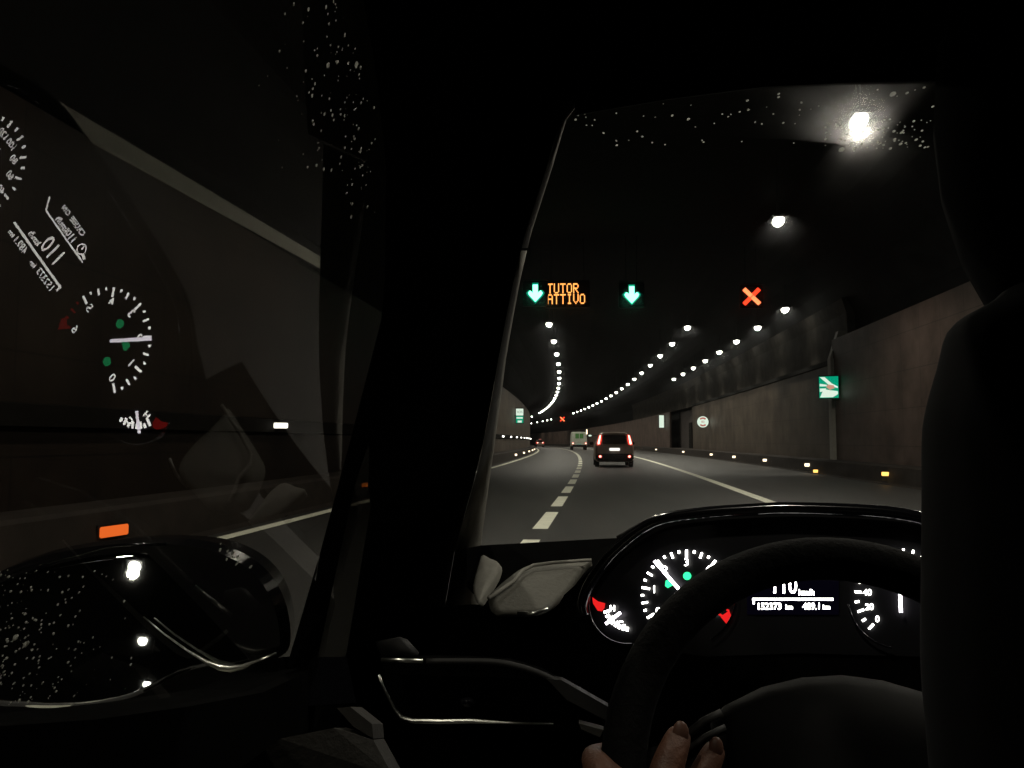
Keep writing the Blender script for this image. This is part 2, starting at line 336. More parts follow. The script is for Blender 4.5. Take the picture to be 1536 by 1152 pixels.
ORD = ["first", "second", "third", "fourth", "fifth", "sixth", "seventh", "eighth", "ninth", "tenth", "eleventh", "twelfth", "thirteenth", "fourteenth", "fifteenth", "sixteenth", "seventeenth", "eighteenth", "nineteenth", "twentieth", "twenty-first", "twenty-second", "twenty-third", "twenty-fourth", "twenty-fifth", "twenty-sixth"]
LZ = 6.77
def labA(i, s):
    if s < 0: return "unseen-ahead white ceiling lamp of the middle row, hanging behind the car"
    if i < 8: return "white ceiling lamp %s overhead, above the top edge of the windscreen" % ("almost" if s < 1 else "just ahead")
    if i == 8: return "big glaring white ceiling lamp seen through the dirty top band of the windscreen"
    if i == 9: return "bright white ceiling lamp alone above the red cross signal"
    if s > 200: return "tiny far lamp, %s from the right, left of the far red cross" % ORD[A_s.index(s)-29]
    return "small white ceiling lamp, %s along the middle row from its near end" % ORD[min(25, i-10)]
A_s = [-52.5, -39.2, -26, -19.4, -12.8, -6.2, 0.44, 7.07, 13.7, 20.1] + [39.4+6.63*i for i in range(19)] + [201, 209, 218, 229, 241]
def beh(row): return lambda s_, L: "%s-row ceiling lamp %s behind the car, out of direct view" % (row, ORD[sorted([x for x in L if x < 0], reverse=True).index(s_)])  # rows run on unseen behind; only some lamps reach the mirror
place_row(4.45, LZ, A_s, 0.12, lambda i, s: beh("middle")(s, A_s) if s < 0 else labA(i, s), "middle row of white ceiling lamps", LAMP_W)
C_s = [-54.5, -41.2, -28, -21.4, -14.7, -8.1, -1.48, 5.15, 11.8] + [38.3+6.63*i for i in range(19)] + [180, 195, 210, 226, 242]
place_row(-2.37, LZ, C_s, -0.12, lambda i, s: beh("left")(s, C_s) if s < 0 else ("%s ceiling lamp over the near left lane, hidden behind the windscreen pillar" % ("nearer" if s < 6 else "farther") if i < 9 else "small white ceiling lamp, %s down the left row from its near end" % ORD[i-9]), "left row of white ceiling lamps", LAMP_W)
B_s = [32.0+5.2*i for i in range(8)]
place_row(7.45, 6.45, B_s, 0.25, lambda i, s: "white lamp above the right wall, %s from the near end of the short right row" % ORD[i], "right row of white lamps over the emergency lane", LAMP_W*0.8, 95)

# ------------------------------------------------------------------ wall and kerb marker lights
def marker(name, lens, w_, h_):
    e = thing(name, None, "marker light")
    q = MB(); q.bbox((0, 0.012, 0), (w_+0.05, 0.03, h_+0.04), 0.008); q.build("casing", M['blackpl'], e)
    q = MB(); q.bbox((0, -0.014, 0), (w_, 0.03, h_), 0.01); q.build("lens", lens, e); return e
def place_markers(lens, spots, lat, z, w_, h_, face, labf, group):
    proto = marker("marker_light", lens, w_, h_)
    for i, s in enumerate(spots):
        o = proto if i == 0 else copy_tree(proto)
        o.location = rp(s, lat, z); o.rotation_euler = (0, 0, rh(s)+face); o["group"] = group; o["label"] = labf(i, s)
WS = [13.2]+[42+5.9*i for i in range(13)]
place_markers(M['wlight'], WS[:1], -5.50, 1.40, 0.42, 0.085, math.radians(35), lambda i, s: "white marker light alone on the dark band of the left wall, in the side window", "white marker lights along the left wall")
place_markers(M['wlight'], WS[1:], -5.53, 1.40, 0.24, 0.09, math.radians(62), lambda i, s: "white wall marker, %s from the pillar in the left line" % ORD[i], "white marker lights along the left wall")
place_markers(M['olight_near'], [7.95], -4.90, 0.27, 0.36, 0.105, math.radians(80), lambda i, s: "large orange marker on the left kerb above the door mirror", "orange markers on the left kerb")
place_markers(M['olight'], [16.2], -4.90, 0.26, 0.16, 0.08, math.radians(62), lambda i, s: "orange marker on the left kerb, seen through the sliver of quarter window", "orange markers on the left kerb")
place_markers(M['ylight'], [49.8+8.3*i for i in range(5)], -4.90, 0.27, 0.2, 0.12, math.radians(50), lambda i, s: "pale kerb marker, %s from the near end of the left kerb group" % ORD[i], "pale markers on the left kerb")
RS = [21.0, 28.7, 35.6, 42.9, 50.2, 62.6, 80]
RL = ["amber kerb marker nearest the driver's shoulder, right of the road", "bright kerb marker below the green exit sign on the right", "pale kerb marker, next beyond the one below the green exit sign",
      "pale kerb marker right of the round sign, on the right kerb", "pale kerb marker directly below the round red and white sign", "dim kerb marker in front of the dark emergency bay", "white kerb marker just right of the small dark car's tail"]
place_markers(M['alight'], RS[:1], 7.32, 0.28, 0.22, 0.10, math.radians(-30), lambda i, s: RL[0], "markers on the right kerb")
place_markers(M['ylight'], RS[1:], 7.32, 0.28, 0.22, 0.11, math.radians(-30), lambda i, s: RL[i+1], "markers on the right kerb")
place_markers(M['alight'], [27.6], 7.30, 0.10, 0.18, 0.10, math.radians(-30), lambda i, s: "low amber kerb marker just left of and below the brightest kerb marker", "markers on the right kerb")

# ------------------------------------------------------------------ signs and signals
def poly(mb, pts, y, t, mi=0): mb.slab([(p[0], y, p[1]) for p in pts], (0, t, 0), mi)
def arrow_pts(w_, h_):
    a = 0.17*w_
    return [(-a, h_/2), (a, h_/2), (a, 0.02*h_), (0.36*w_, 0.16*h_), (0.5*w_, 0.02*h_), (0.42*w_, -0.12*h_), (0, -h_/2), (-0.42*w_, -0.12*h_), (-0.5*w_, 0.02*h_), (-0.36*w_, 0.16*h_), (-a, 0.02*h_)]
def signal(kind, s, lat, z, size, label, group):
    e = thing("lane_signal", label, "lane signal", rp(s, lat, z), rh(s)*0.6, group)
    q = MB(); q.bbox((0, 0.12, 0), (size*1.5, 0.22, size*1.5), 0.03); q.box((0, -0.06, size*0.77), (size*1.5, 0.16, 0.02)); q.build("housing", M['blackpl'], e)
    q = MB(); h = vault_z(lat)-z; q.tube([(-0.2, 0.12, size*0.7), (-0.2, 0.12, h)], 0.012, 6); q.tube([(0.2, 0.12, size*0.7), (0.2, 0.12, h)], 0.012, 6); q.box((0, 0.12, size*0.8), (0.42, 0.05, 0.05)); q.build("hanger", M['steel'], e)
    if kind == 'arrow':
        q = MB(); poly(q, [(x*1.22, y*1.18) for x, y in arrow_pts(size*0.9, size*1.05)], -0.012, 0.02); q.build("arrow_glow", M['grn_glow'], e)  # wider dim arrow behind, painting the signal's green glow
        q = MB(); poly(q, arrow_pts(size*0.86, size*1.02), -0.030, 0.015); q.build("arrow", M['grn_core'], e)
    else:
        r = size*0.5
        for sx, m, nm in ((1, 'red_core', 'cross_bar'), (-1, 'red_hot', 'cross_bar')):
            q = MB(); a = Vector((-r*sx, 0, -r)); b = Vector((r*sx, 0, r)); t = (b-a).normalized(); n_ = Vector((t.z, 0, -t.x))*size*0.13
            y0 = -0.012 if sx > 0 else -0.034
            if sx > 0: q.slab([p+Vector((0, y0, 0)) for p in (a-n_, b-n_, b+n_, a+n_)], (0, 0.02, 0))
            else:
                c_ = (a+b)/2
                q.slab([p+Vector((0, y0, 0)) for p in (a-n_, c_-t*0.02-n_, c_-t*0.02+n_, a+n_)], (0, 0.02, 0))
                q.slab([p+Vector((0, y0, 0)) for p in (c_+t*0.02-n_, b-n_, b+n_, c_+t*0.02+n_)], (0, 0.02, 0))
            q.build(nm, M[m], e)
    return e
GZ = 6.53
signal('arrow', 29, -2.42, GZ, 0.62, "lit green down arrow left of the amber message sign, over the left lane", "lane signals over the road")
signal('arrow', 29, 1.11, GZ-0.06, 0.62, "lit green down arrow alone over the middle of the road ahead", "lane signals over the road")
signal('cross', 29, 5.50, GZ-0.12, 0.56, "lit red cross over the closed right emergency lane", "lane signals over the road")
signal('cross', 195, 6.4, 6.6, 1.0, "tiny far red cross above the left of the white van", "far lane signals")
FONT = {'T': ["11111", "00100", "00100", "00100", "00100", "00100", "00100"], 'U': ["10001"]*6+["01110"], 'O': ["01110", "10001", "10001", "10001", "10001", "10001", "01110"],
        'R': ["11110", "10001", "10001", "11110", "10100", "10010", "10001"], 'A': ["01110", "10001", "10001", "11111", "10001", "10001", "10001"], 'I': ["01110", "00100", "00100", "00100", "00100", "00100", "01110"],
        'V': ["10001", "10001", "10001", "10001", "10001", "01010", "00100"]}
e = thing("message_sign", "dark matrix sign with amber words TUTOR ATTIVO beside the left green arrow", "message sign", rp(29, -1.24, GZ-0.02), rh(29)*0.6)
q = MB(); q.bbox((0, 0.12, 0), (1.62, 0.22, 1.0), 0.03); q.build("housing", M['blackpl'], e)
q = MB(); h = vault_z(-1.2)-GZ; q.tube([(-0.6, 0.12, 0.45), (-0.6, 0.12, h)], 0.012, 6); q.tube([(0.6, 0.12, 0.45), (0.6, 0.12, h)], 0.012, 6); q.build("hanger", M['steel'], e)
for word, z0 in (("TUTOR", 0.40), ("ATTIVO", 0.005)):
    q = MB(); px, pz = 0.0395, 0.053
    for ci, ch in enumerate(word):
        for r_, row in enumerate(FONT[ch]):
            for c_, b_ in enumerate(row):
                if b_ == '1': q.box((-0.72+ci*0.236+c_*px, -0.008, z0-0.04-r_*pz), (px*0.86, 0.02, pz*0.86))
    q.build("lettering", M['amber'], e)
# text helper -> mesh
def text_mesh(txt, size, bold=0.0, align='CENTER'):
    cu = bpy.data.curves.new("t", 'FONT'); cu.body = txt; cu.size = size; cu.align_x = align; cu.align_y = 'CENTER'; cu.offset = bold; cu.resolution_u = 3
    ob = bpy.data.objects.new("t", cu); me = bpy.data.meshes.new_from_object(ob); vs = [tuple(v.co) for v in me.vertices]; fs = [tuple(p.vertices) for p in me.polygons]
    bpy.data.objects.remove(ob); bpy.data.curves.remove(cu); bpy.data.meshes.remove(me); return vs, fs
# left wall sign: white over green
e = thing("wall_sign", "small glowing sign on the left wall, white above and green below", "wall sign", rp(59, -5.25, 2.98), rh(59))
q = MB(); q.bbox((0, 0.08, 0), (0.62, 0.14, 1.16), 0.02); q.box((-0.3, 0.1, 0), (0.3, 0.05, 0.1)); q.build("housing", M['blackpl'], e)
q = MB(); q.box((0, 0.0, 0.27), (0.54, 0.02, 0.50)); q.build("white_panel", M['swhite'], e)
q = MB(); q.box((0, 0.0, -0.27), (0.54, 0.02, 0.52)); q.build("green_panel", M['sgreen'], e)
q = MB(); q.box((0, -0.016, -0.16), (0.46, 0.01, 0.11)); q.box((0, -0.016, -0.43), (0.3, 0.01, 0.14)); q.build("white_stripe", M['swhite'], e)
vs, fs = text_mesh("SOS", 0.24); q = MB(); q.add([(x, -0.018, y+0.27) for x, y, z in vs], fs); q.build("lettering", M['sgrey'], e)
# right exit sign
e = thing("exit_sign", "square green glowing exit sign with white strokes on the right wall", "exit sign", rp(26.7, 7.55, 2.93), rh(27)-0.3)
q = MB(); q.bbox((0, 0.07, 0), (0.66, 0.12, 0.80), 0.02); q.box((0.30, 0.1, 0), (0.3, 0.05, 0.1)); q.build("housing", M['blackpl'], e)
q = MB(); q.box((0, 0.0, 0), (0.60, 0.02, 0.72)); q.build("green_panel", M['sgreen'], e)
q = MB(); poly(q, [(-0.28, 0.34), (-0.12, 0.34), (0.10, 0.12), (0.28, 0.02), (0.28, -0.04), (0.04, 0.04)], -0.016, 0.01)
poly(q, [(-0.28, -0.34), (0.12, -0.34), (0.28, -0.24), (0.28, -0.14), (0.02, -0.10), (-0.16, -0.06)], -0.016, 0.01); poly(q, [(-0.28, 0.12), (-0.06, 0.08), (-0.06, 0.03), (-0.28, 0.03)], -0.016, 0.01)
poly(q, [(-0.28, -0.04), (-0.08, -0.04), (-0.10, -0.12), (-0.28, -0.16)], -0.016, 0.01); q.build("white_strokes", M['swhite'], e)
q = MB(); poly(q, [(-0.02, 0.09), (0.16, 0.05), (0.18, -0.04), (0.03, -0.09), (-0.08, 0.0)], -0.032, 0.012); q.build("figure", M['spink'], e)
# round prohibition sign
e = thing("round_sign", "round white sign with red ring marks on the right wall before the dark bay", "road sign", rp(54.5, 7.5, 2.42), rh(54))
def ring(mb, ro, ri, y, t, a0=0, a1=360, n=36, mi=0):
    for i in range(n):
        p = math.radians(a0+(a1-a0)*i/n); r_ = math.radians(a0+(a1-a0)*(i+1)/n)
        mb.slab([(ro*math.cos(p), y, ro*math.sin(p)), (ro*math.cos(r_), y, ro*math.sin(r_)), (ri*math.cos(r_), y, ri*math.sin(r_)), (ri*math.cos(p), y, ri*math.sin(p))], (0, t, 0), mi)
q = MB(); ring(q, 0.40, 0.001, 0.03, 0.06); q.box((0.25, 0.08, 0), (0.45, 0.04, 0.08)); q.build("backplate", M['blackpl'], e)
q = MB(); ring(q, 0.38, 0.001, 0.0, 0.015); q.build("face", M['swhite'], e)
q = MB(); ring(q, 0.31, 0.20, -0.016, 0.01, 45, 135, 10); ring(q, 0.31, 0.20, -0.016, 0.01, 225, 315, 10); q.build("red_ring", M['sred'], e)
vs, fs = text_mesh("80", 0.22); q = MB(); q.add([(x, -0.02, y) for x, y, z in vs], fs); q.build("lettering", M['sred'], e)
# tall white light
e = thing("wall_light", "tall white light panel on the right wall beyond the dark bay", "wall light", rp(78, 7.6, 3.02), rh(78))
q = MB(); q.bbox((0, 0.08, 0), (0.56, 0.12, 1.3), 0.03); q.box((0.25, 0.1, 0), (0.4, 0.05, 0.1)); q.build("housing", M['blackpl'], e)
q = MB(); q.bbox((0, 0.0, 0), (0.46, 0.03, 1.2), 0.01); q.build("lens", M['swhite'], e)
e = thing("wall_light", "small oval white light high on the wall left of the white van", "wall light", rp(150, 6.6, 2.2), rh(150))
q = MB(); q.bbox((0, 0.08, 0), (0.8, 0.12, 0.5), 0.03); q.box((0.7, 0.1, 0), (1.2, 0.05, 0.1)); q.build("housing", M['blackpl'], e)
q = MB(); q.ball((0, 0.0, 0), (0.32, 0.05, 0.16)); q.build("lens", M['swhite'], e)

# ------------------------------------------------------------------ vehicles ahead
def ring_pts(hw, hwr, zb, zbelt, zr):
    """half outline of a cross-section, bottom centre to roof centre"""
    return [(0, zb), (hw*0.86, zb), (hw*0.97, zb+0.06), (hw, zb+0.25), (hw, zbelt-0.06), (hw*0.985, zbelt), (hwr+0.04*(hw-hwr), zr-0.16), (hwr-0.04, zr-0.05), (hwr-0.16, zr), (0, zr+0.015)]
def car_body(e, secs, m, name="body"):
    q = MB(); K = None
    for y, *a in secs:
        h = ring_pts(*a); full = h+[(-x, z) for x, z in h[-2:0:-1]]; K = len(full); q.v += [(x, y, z) for x, z in full]
    n = len(secs)
    for i in range(n-1):
        for j in range(K): q.f.append((i*K+j, i*K+(j+1) % K, (i+1)*K+(j+1) % K, (i+1)*K+j))
    q.f += [tuple(range(K))[::-1], tuple((n-1)*K+j for j in range(K))]; q.m = [0]*len(q.f)
    o = q.build(name, m, e, smooth=True); bv = o.modifiers.new("round", 'BEVEL'); bv.width = 0.05; bv.segments = 3; bv.limit_method = 'ANGLE'; bv.angle_limit = math.radians(25)
    wn = o.modifiers.new("normals", 'WEIGHTED_NORMAL'); return o
def wheel(e, x, y, r=0.29, w_=0.18):
    q = MB(); pr = [(r*0.72, -w_/2), (r*0.95, -w_/2), (r, -w_*0.36), (r, w_*0.36), (r*0.95, w_/2), (r*0.72, w_/2)]; n = 24
    for i in range(n):
        a = 2*math.pi*i/n; q.v += [(x+p[1], y+p[0]*math.cos(a), r+p[0]*math.sin(a)) for p in pr]
    for i in range(n):
        for j in range(5): q.f.append((i*6+j, i*6+j+1, ((i+1) % n)*6+j+1, ((i+1) % n)*6+j))
        q.f.append((i*6+5, i*6, ((i+1) % n)*6, ((i+1) % n)*6+5))
    q.m = [0]*len(q.f); t = q.build("wheel", M['tyre'], e)
    q = MB(); q.tube([(x-w_*0.4, y, r), (x+w_*0.4, y, r)], r*0.7, 16); q.build("rim", M['rim'], t)
# small boxy car
sP = 34.4; e = thing("small_car", "small boxy dark car with tall lit red tail lamps, in our lane ahead", "car", rp(sP, 0.60, 0), rh(sP)+0.02)
secs = [(0.0, .76, .60, .36, .90, 1.10), (0.05, .80, .62, .28, .92, 1.36), (0.14, .825, .62, .24, .94, 1.47), (0.5, .83, .62, .22, .95, 1.51), (1.7, .83, .62, .22, .95, 1.52), (2.3, .83, .60, .22, .95, 1.45), (2.75, .82, .66, .22, .93, 1.05), (3.45, .78, .62, .25, .82, .92), (3.62, .70, .55, .3, .70, .78)]
b = car_body(e, secs, M['carpaint'])
q = MB(); poly(q, [(-.52, 1.00), (.52, 1.00), (.50, 1.33), (.44, 1.37), (-.44, 1.37), (-.50, 1.33)], -0.02, 0.10)
rw = q.build("rear_window", M['carglass'], e)
q = MB(); q.tube([(0.0, -0.03, 0.99), (0.22, -0.035, 1.03), (0.38, -0.03, 1.05)], 0.008, 6); q.build("wiper", M['blackpl'], rw)
q = MB(); q.bbox((0, -0.03, 0.44), (1.60, 0.20, 0.30), 0.07); q.build("bumper", M['blackpl'], e)
q = MB(); q.bbox((0, -0.04, 0.77), (0.44, 0.03, 0.115), 0.012); q.build("number_plate", M['plate'], e)  # plate given its own glow for the headlight and plate lamp on it
q = MB(); q.bbox((0, -0.03, 0.885), (0.50, 0.04, 0.03), 0.01); q.build("tailgate_handle", M['softgrey'], e)
q = MB(); q.bbox((0, -0.02, 1.43), (1.0, 0.16, 0.04), 0.015); q.build("spoiler", M['carpaint'], e)
for sx in (-1, 1):
    q = MB(); q.slab([(sx*.56, -0.03, 1.40), (sx*.66, -0.03, 1.38), (sx*.76, -0.03, 1.02), (sx*.74, -0.03, .95), (sx*.60, -0.03, .97), (sx*.55, -0.03, 1.15)], (0, 0.16, 0)); t = q.build("tail_lamp", M['pred'], e)
    q = MB(); q.slab([(sx*.58, -0.045, 1.38), (sx*.635, -0.045, 1.37), (sx*.725, -0.045, 1.03), (sx*.70, -0.045, .98), (sx*.645, -0.045, 1.0), (sx*.615, -0.045, 1.17)], (0, 0.012, 0)); q.build("bulb", M['phot'], t)
    q = MB(); q.ball((sx*.62, -0.13, .47), (.075, .03, .065)); t = q.build("fog_lamp", M['pred'], e, smooth=True)
    q = MB(); q.ball((sx*.62, -0.155, .47), (.045, .02, .04)); q.build("bulb", M['phot'], t, smooth=True)
    for y in (0.62, 2.92): wheel(e, sx*.73, y)
    q = MB(); q.bbox((sx*.93, 2.2, 1.02), (.18, .10, .14), 0.03); q.build("wing_mirror", M['blackpl'], e)
# white van
sV = 100; e = thing("white_van", "pale boxy van with green and grey rear doors in the lane beyond the small car", "van", rp(sV, 0.55, 0), rh(sV))
secs = [(0.0, .95, .88, .55, 1.3, 2.22), (0.06, .97, .90, .45, 1.3, 2.26), (3.6, .97, .90, .45, 1.3, 2.28), (4.2, .97, .80, .40, 1.2, 2.0), (4.8, .95, .75, .40, 1.1, 1.35), (5.5, .88, .7, .42, .95, 1.05)]
car_body(e, secs, M['vanwhite'])
q = MB(); poly(q, [(-.82, .95), (-.02, .95), (-.02, 2.15), (-.82, 2.15)], -0.02, 0.03); d = q.build("rear_door", M['vanwhite'], e)
q = MB(); poly(q, [(-.5, 1.45), (-.05, 1.45), (-.05, 2.05), (-.5, 2.05)], -0.035, 0.012); q.build("window", M['vangreen'], d)
q = MB(); poly(q, [(.02, .95), (.82, .95), (.82, 2.15), (.02, 2.15)], -0.02, 0.03); d = q.build("rear_door", M['vanwhite'], e)
q = MB(); poly(q, [(.05, 1.45), (.5, 1.45), (.5, 2.05), (.05, 2.05)], -0.035, 0.012); q.build("window", M['vangreen'], d)
q = MB(); q.bbox((0, -0.08, .55), (1.8, .2, .25), 0.05); q.build("bumper", M['blackpl'], e)
q = MB(); q.box((0, -0.03, .72), (.5, .02, .12)); q.build("number_plate", M['sgrey'], e)
for sx in (-1, 1):
    q = MB(); q.ball((sx*.80, -0.06, .84), (.12, .04, .12)); t = q.build("tail_lamp", M['pred'], e)
    q = MB(); q.ball((sx*.80, -0.10, .84), (.085, .02, .085)); q.build("bulb", M['phot'], t)
    wheel(e, sx*.85, .9, .33, .2); wheel(e, sx*.85, 4.4, .33, .2)
q = MB(); q.bbox((.93, -0.05, 2.28), (.14, .1, .62), 0.03); q.build("side_lamp", M['ylight'], e)
# far car
sF = 165; e = thing("distant_car", "distant dark red-lit car rounding the bend in the left lane", "car", rp(sF, -1.75, 0), rh(sF))
secs = [(0.0, .82, .60, .35, .95, 1.0), (0.3, .88, .62, .25, .95, 1.42), (2.4, .88, .62, .22, .95, 1.46), (3.1, .87, .66, .22, .95, 1.05), (4.2, .80, .6, .28, .75, .82)]
car_body(e, secs, M['carpaint'])
q = MB(); poly(q, [(-.55, 1.0), (.55, 1.0), (.5, 1.34), (-.5, 1.34)], -0.02, 0.1); q.build("rear_window", M['carglass'], e)
q = MB(); q.bbox((0, -0.02, 1.56), (0.5, .05, .10), 0.02); q.build("brake_lamp", M['sred'], e)
for sx in (-1, 1):
    q = MB(); q.ball((sx*.60, -0.05, .86), (.24, .05, .15)); t = q.build("tail_lamp", M['pred'], e)
    q = MB(); q.ball((sx*.52, -0.10, .86), (.14, .02, .08)); q.build("bulb", M['phot'], t)
    wheel(e, sx*.75, .8); wheel(e, sx*.75, 3.4)

# ------------------------------------------------------------------ the car we sit in (frame: camera above its origin, x right, y ahead)
CAR = thing("car_interior", "black car interior around the camera with lit instruments, pillar and steering wheel", "car interior", (0, 0, 0), -YAW)
UP = Vector((0, 0, CAMZ))
def ray(px, py):
    cx, cz = (px-768)/1200, -(py-576)/1200
    y = math.cos(PITCH)-cz*math.sin(PITCH); z = math.sin(PITCH)+cz*math.cos(PITCH)
    return Vector((cx*math.cos(YAW)-y*math.sin(YAW), cx*math.sin(YAW)+y*math.cos(YAW), z))
def cp(px, py, d): r = ray(px, py); return r*(d/r.y)+UP            # point at d metres ahead
def plane_hit(px, py, c, n): r = ray(px, py); return r*(c.dot(n)/r.dot(n))
# side glass: a pane curved about a near-horizontal axis
az, el, GD, GV0, GK, gax = -0.032716, 0.419372, 0.1995992, -0.014385, 0.8614785, -0.0249568
Gn = Vector((-math.cos(el)*math.cos(az), math.cos(el)*math.sin(az), math.sin(el)))
_w = Vector((math.sin(az), math.cos(az), 0)).normalized(); _v = _w.cross(-Gn)
if _v.z < 0: _v = -_v
Gw = _w*math.cos(gax)+_v*math.sin(gax); Gv = _v*math.cos(gax)-_w*math.sin(gax)
def gpoint(a, v, off=0.0):
    """pane point at a along the axis, v up the pane, off outward"""
    return Gn*(GD-GK*(v-GV0)**2/2+off)+Gv*v+Gw*a+UP
def ghit(px, py):
    r = ray(px, py); t = GD/r.dot(Gn)
    for _ in range(8):
        t -= (t*r.dot(Gn)-GD+GK*(t*r.dot(Gv)-GV0)**2/2)/(r.dot(Gn)+GK*(t*r.dot(Gv)-GV0)*r.dot(Gv))
    P = r*t; return P.dot(Gw), P.dot(Gv)
def gpx(px, py, off=0.0): return gpoint(*ghit(px, py), off)
# windscreen plane z = WA + WB*y
_t = ray(1000, 150); _b2 = ray(850, 815); zt, zb_ = _t.z/_t.y*0.55, _b2.z/_b2.y*1.2
WB = (zb_-zt)/(1.2-0.55); WA = zt-WB*0.55
def ws(px, py, off=0.0):
    r = ray(px, py); t = WA/(r.z-WB*r.y); return r*t+UP+Vector((0, -WB, 1)).normalized()*off

# --- side window pane
E_PX = [(520, -60), (545, 0), (566, 120), (579, 250), (577, 460), (531, 640), (480, 830), (430, 1000), (422, 1030)]
q = MB(); NA, NV = 60, 60; a0, a1, v0, v1 = -0.5, 0.86, -0.36, 0.27
for layer in (0.0, 0.004):
    base = len(q.v)
    for i in range(NA+1):
        for j in range(NV+1): q.v.append(tuple(gpoint(a0+(a1-a0)*i/NA, v0+(v1-v0)*j/NV, layer)))
    for i in range(NA):
        for j in range(NV):
            k_ = base+i*(NV+1)+j; q.f.append((k_, k_+1, k_+NV+2, k_+NV+1)); q.m.append(0 if layer == 0 else 1)
o = q.build("side_window", [M['side_in'], M['side_clear']], CAR, smooth=True)
# --- windscreen pane
q = MB()
wy0, wy1 = 0.50, 1.26
def wsp(x, y, off=0.0): return Vector((x, y, WA+WB*y))+UP+Vector((0, -WB, 1)).normalized()*off
pane = [(-0.02, wy0), (1.05, wy0), (1.30, wy1), (-0.26, wy1)]
q.add([wsp(x, y) for x, y in pane], [(0, 1, 2, 3)], 0); q.add([wsp(x, y, 0.005) for x, y in pane], [(0, 1, 2, 3)], 1)
WS_O = q.build("windscreen", [M['ws_in'], M['clear']], CAR)
q = MB(); band_px = [(866, 158), (1000, 135), (1130, 118), (1250, 112), (1440, 108), (1460, 228), (1380, 238), (1300, 232), (1200, 222), (1100, 218), (1000, 218), (920, 222), (840, 228)]
q.add([ws(a, b_, 0.009) for a, b_ in band_px], [tuple(range(len(band_px)))]); fo = q.build("dirt_film", M['film'], WS_O); fo["kind"] = "stuff"; fo["label"] = "unwiped dirty band along the top of the windscreen"

# --- drops
def drops(mb, fpos, n, region, rmin, rmax, nrm, big=0.04):
    for _ in range(n):
        px, py = region(); P = fpos(px, py); d = (P-UP).length; r = random.uniform(rmin, rmax)*(1 if random.random() > big else 2.0)
        r = r*d/1200
        N = nrm; A = N.orthogonal().normalized(); B = N.cross(A); vs = [P+N*r*0.7]; sg = 7
        ax = random.uniform(0.8, 1.5)
        for tt, hh in ((0.5, 0.58), (0.85, 0.3), (1.0, 0.0)):
            for k_ in range(sg):
                an = 2*math.pi*k_/sg; vs.append(P+A*r*tt*math.cos(an)+B*r*tt*ax*math.sin(an)+N*r*hh)
        vs.append(P-N*r*0.02); fs = [(0, 1+k_, 1+(k_+1) % sg) for k_ in range(sg)]
        for i in range(2):
            for k_ in range(sg): fs.append((1+i*sg+k_, 1+(i+1)*sg+k_, 1+(i+1)*sg+(k_+1) % sg, 1+i*sg+(k_+1) % sg))
        fs += [(len(vs)-1, 1+2*sg+(k_+1) % sg, 1+2*sg+k_) for k_ in range(sg)]
        mb.add(vs, fs)
def reg_top():
    while True:
        x = random.gauss(520, 45); y = random.uniform(-10, 345)
        if x < 575-(60-y*0.4 if y < 150 else 0) and x > 400 and (y < 260 or x > 530): return x, y
def reg_bl():
    while True:
        x = random.expovariate(1/75); y = random.uniform(862, 1068)
        if x < 230: return x, y
def reg_bl2(): t = random.random(); return 330+t*60+random.gauss(0, 5), 822+t*38+random.gauss(0, 5)
q = MB(); drops(q, lambda a, b_: gpx(a, b_, 0.0045), 150, reg_top, 0.6, 2.4, Gn); drops(q, lambda a, b_: gpx(a, b_, 0.0045), 230, reg_bl, 0.6, 2.2, Gn); drops(q, lambda a, b_: gpx(a, b_, 0.0045), 12, reg_bl2, 1.5, 3, Gn)
o = q.build("water_drops", M['drop'], CAR, smooth=True); o["kind"] = "stuff"; o["label"] = "rain drops scattered over the side window"
WN = Vector((0, -WB, 1)).normalized()
def reg_ws():
    r = random.random()
    if r < 0.30: return min(1430, max(1240, random.gauss(1320, 50))), random.uniform(185, 234)
    if r < 0.5: t = random.random(); return 866+t*80, 170-t*22+random.expovariate(1/9)
    return random.uniform(860, 1430), random.uniform(126, 226)
q = MB(); drops(q, lambda a, b_: ws(a, b_, 0.0055), 190, reg_ws, 0.6, 1.9, WN)
o = q.build("water_drops", M['drop'], CAR, smooth=True); o["kind"] = "stuff"; o["label"] = "rain drops on the unwiped top band of the windscreen"

# --- pillar, door frame, roof
W_PX = [(905, -60), (900, 0), (866, 158), (850, 178), (826, 260), (798, 345), (778, 430), (760, 530), (746, 640), (733, 730), (721, 820), (721, 900), (721, 935)]
def lerp_px(L, py):
    for (x0, y0), (x1, y1) in zip(L, L[1:]):
        if y0 <= py <= y1: return x0+(x1-x0)*(py-y0)/(y1-y0)
    return L[-1][0] if py > L[-1][1] else L[0][0]
SL_L = [(552, 668), (532, 728), (525, 760), (478, 979), (474, 1000)]; SL_R = [(554, 668), (553, 728), (556, 760), (520, 979), (514, 1000)]
def edgeE(py): x = lerp_px(E_PX, py); return gpx(x, py, -0.012)
def edgeW(py):
    x = lerp_px(W_PX, py); P = ws(x, py, -0.012)
    return P
def mix(E_, W_, u): return E_*(1-u)+W_*u
def at_px(px, py):  # point on the pillar surface seen at px,py: depth interpolated between the two glass edges
    xe, xw = lerp_px(E_PX, py), lerp_px(W_PX, py); u = (px-xe)/(xw-xe); de = (edgeE(py)-UP).y; dw = (edgeW(py)-UP).y
    return cp(px, py, de+(dw-de)*u-0.02*math.sin(math.pi*min(1, max(0, u))))
def cpd(px, py, dd):
    P = at_px(px, py)-UP; return P*((P.y+dd)/P.y)+UP
rows = [-60, 0, 60, 120, 180, 240, 300, 360, 420, 480, 540, 600, 668, 728, 760, 830, 900, 979, 1000]
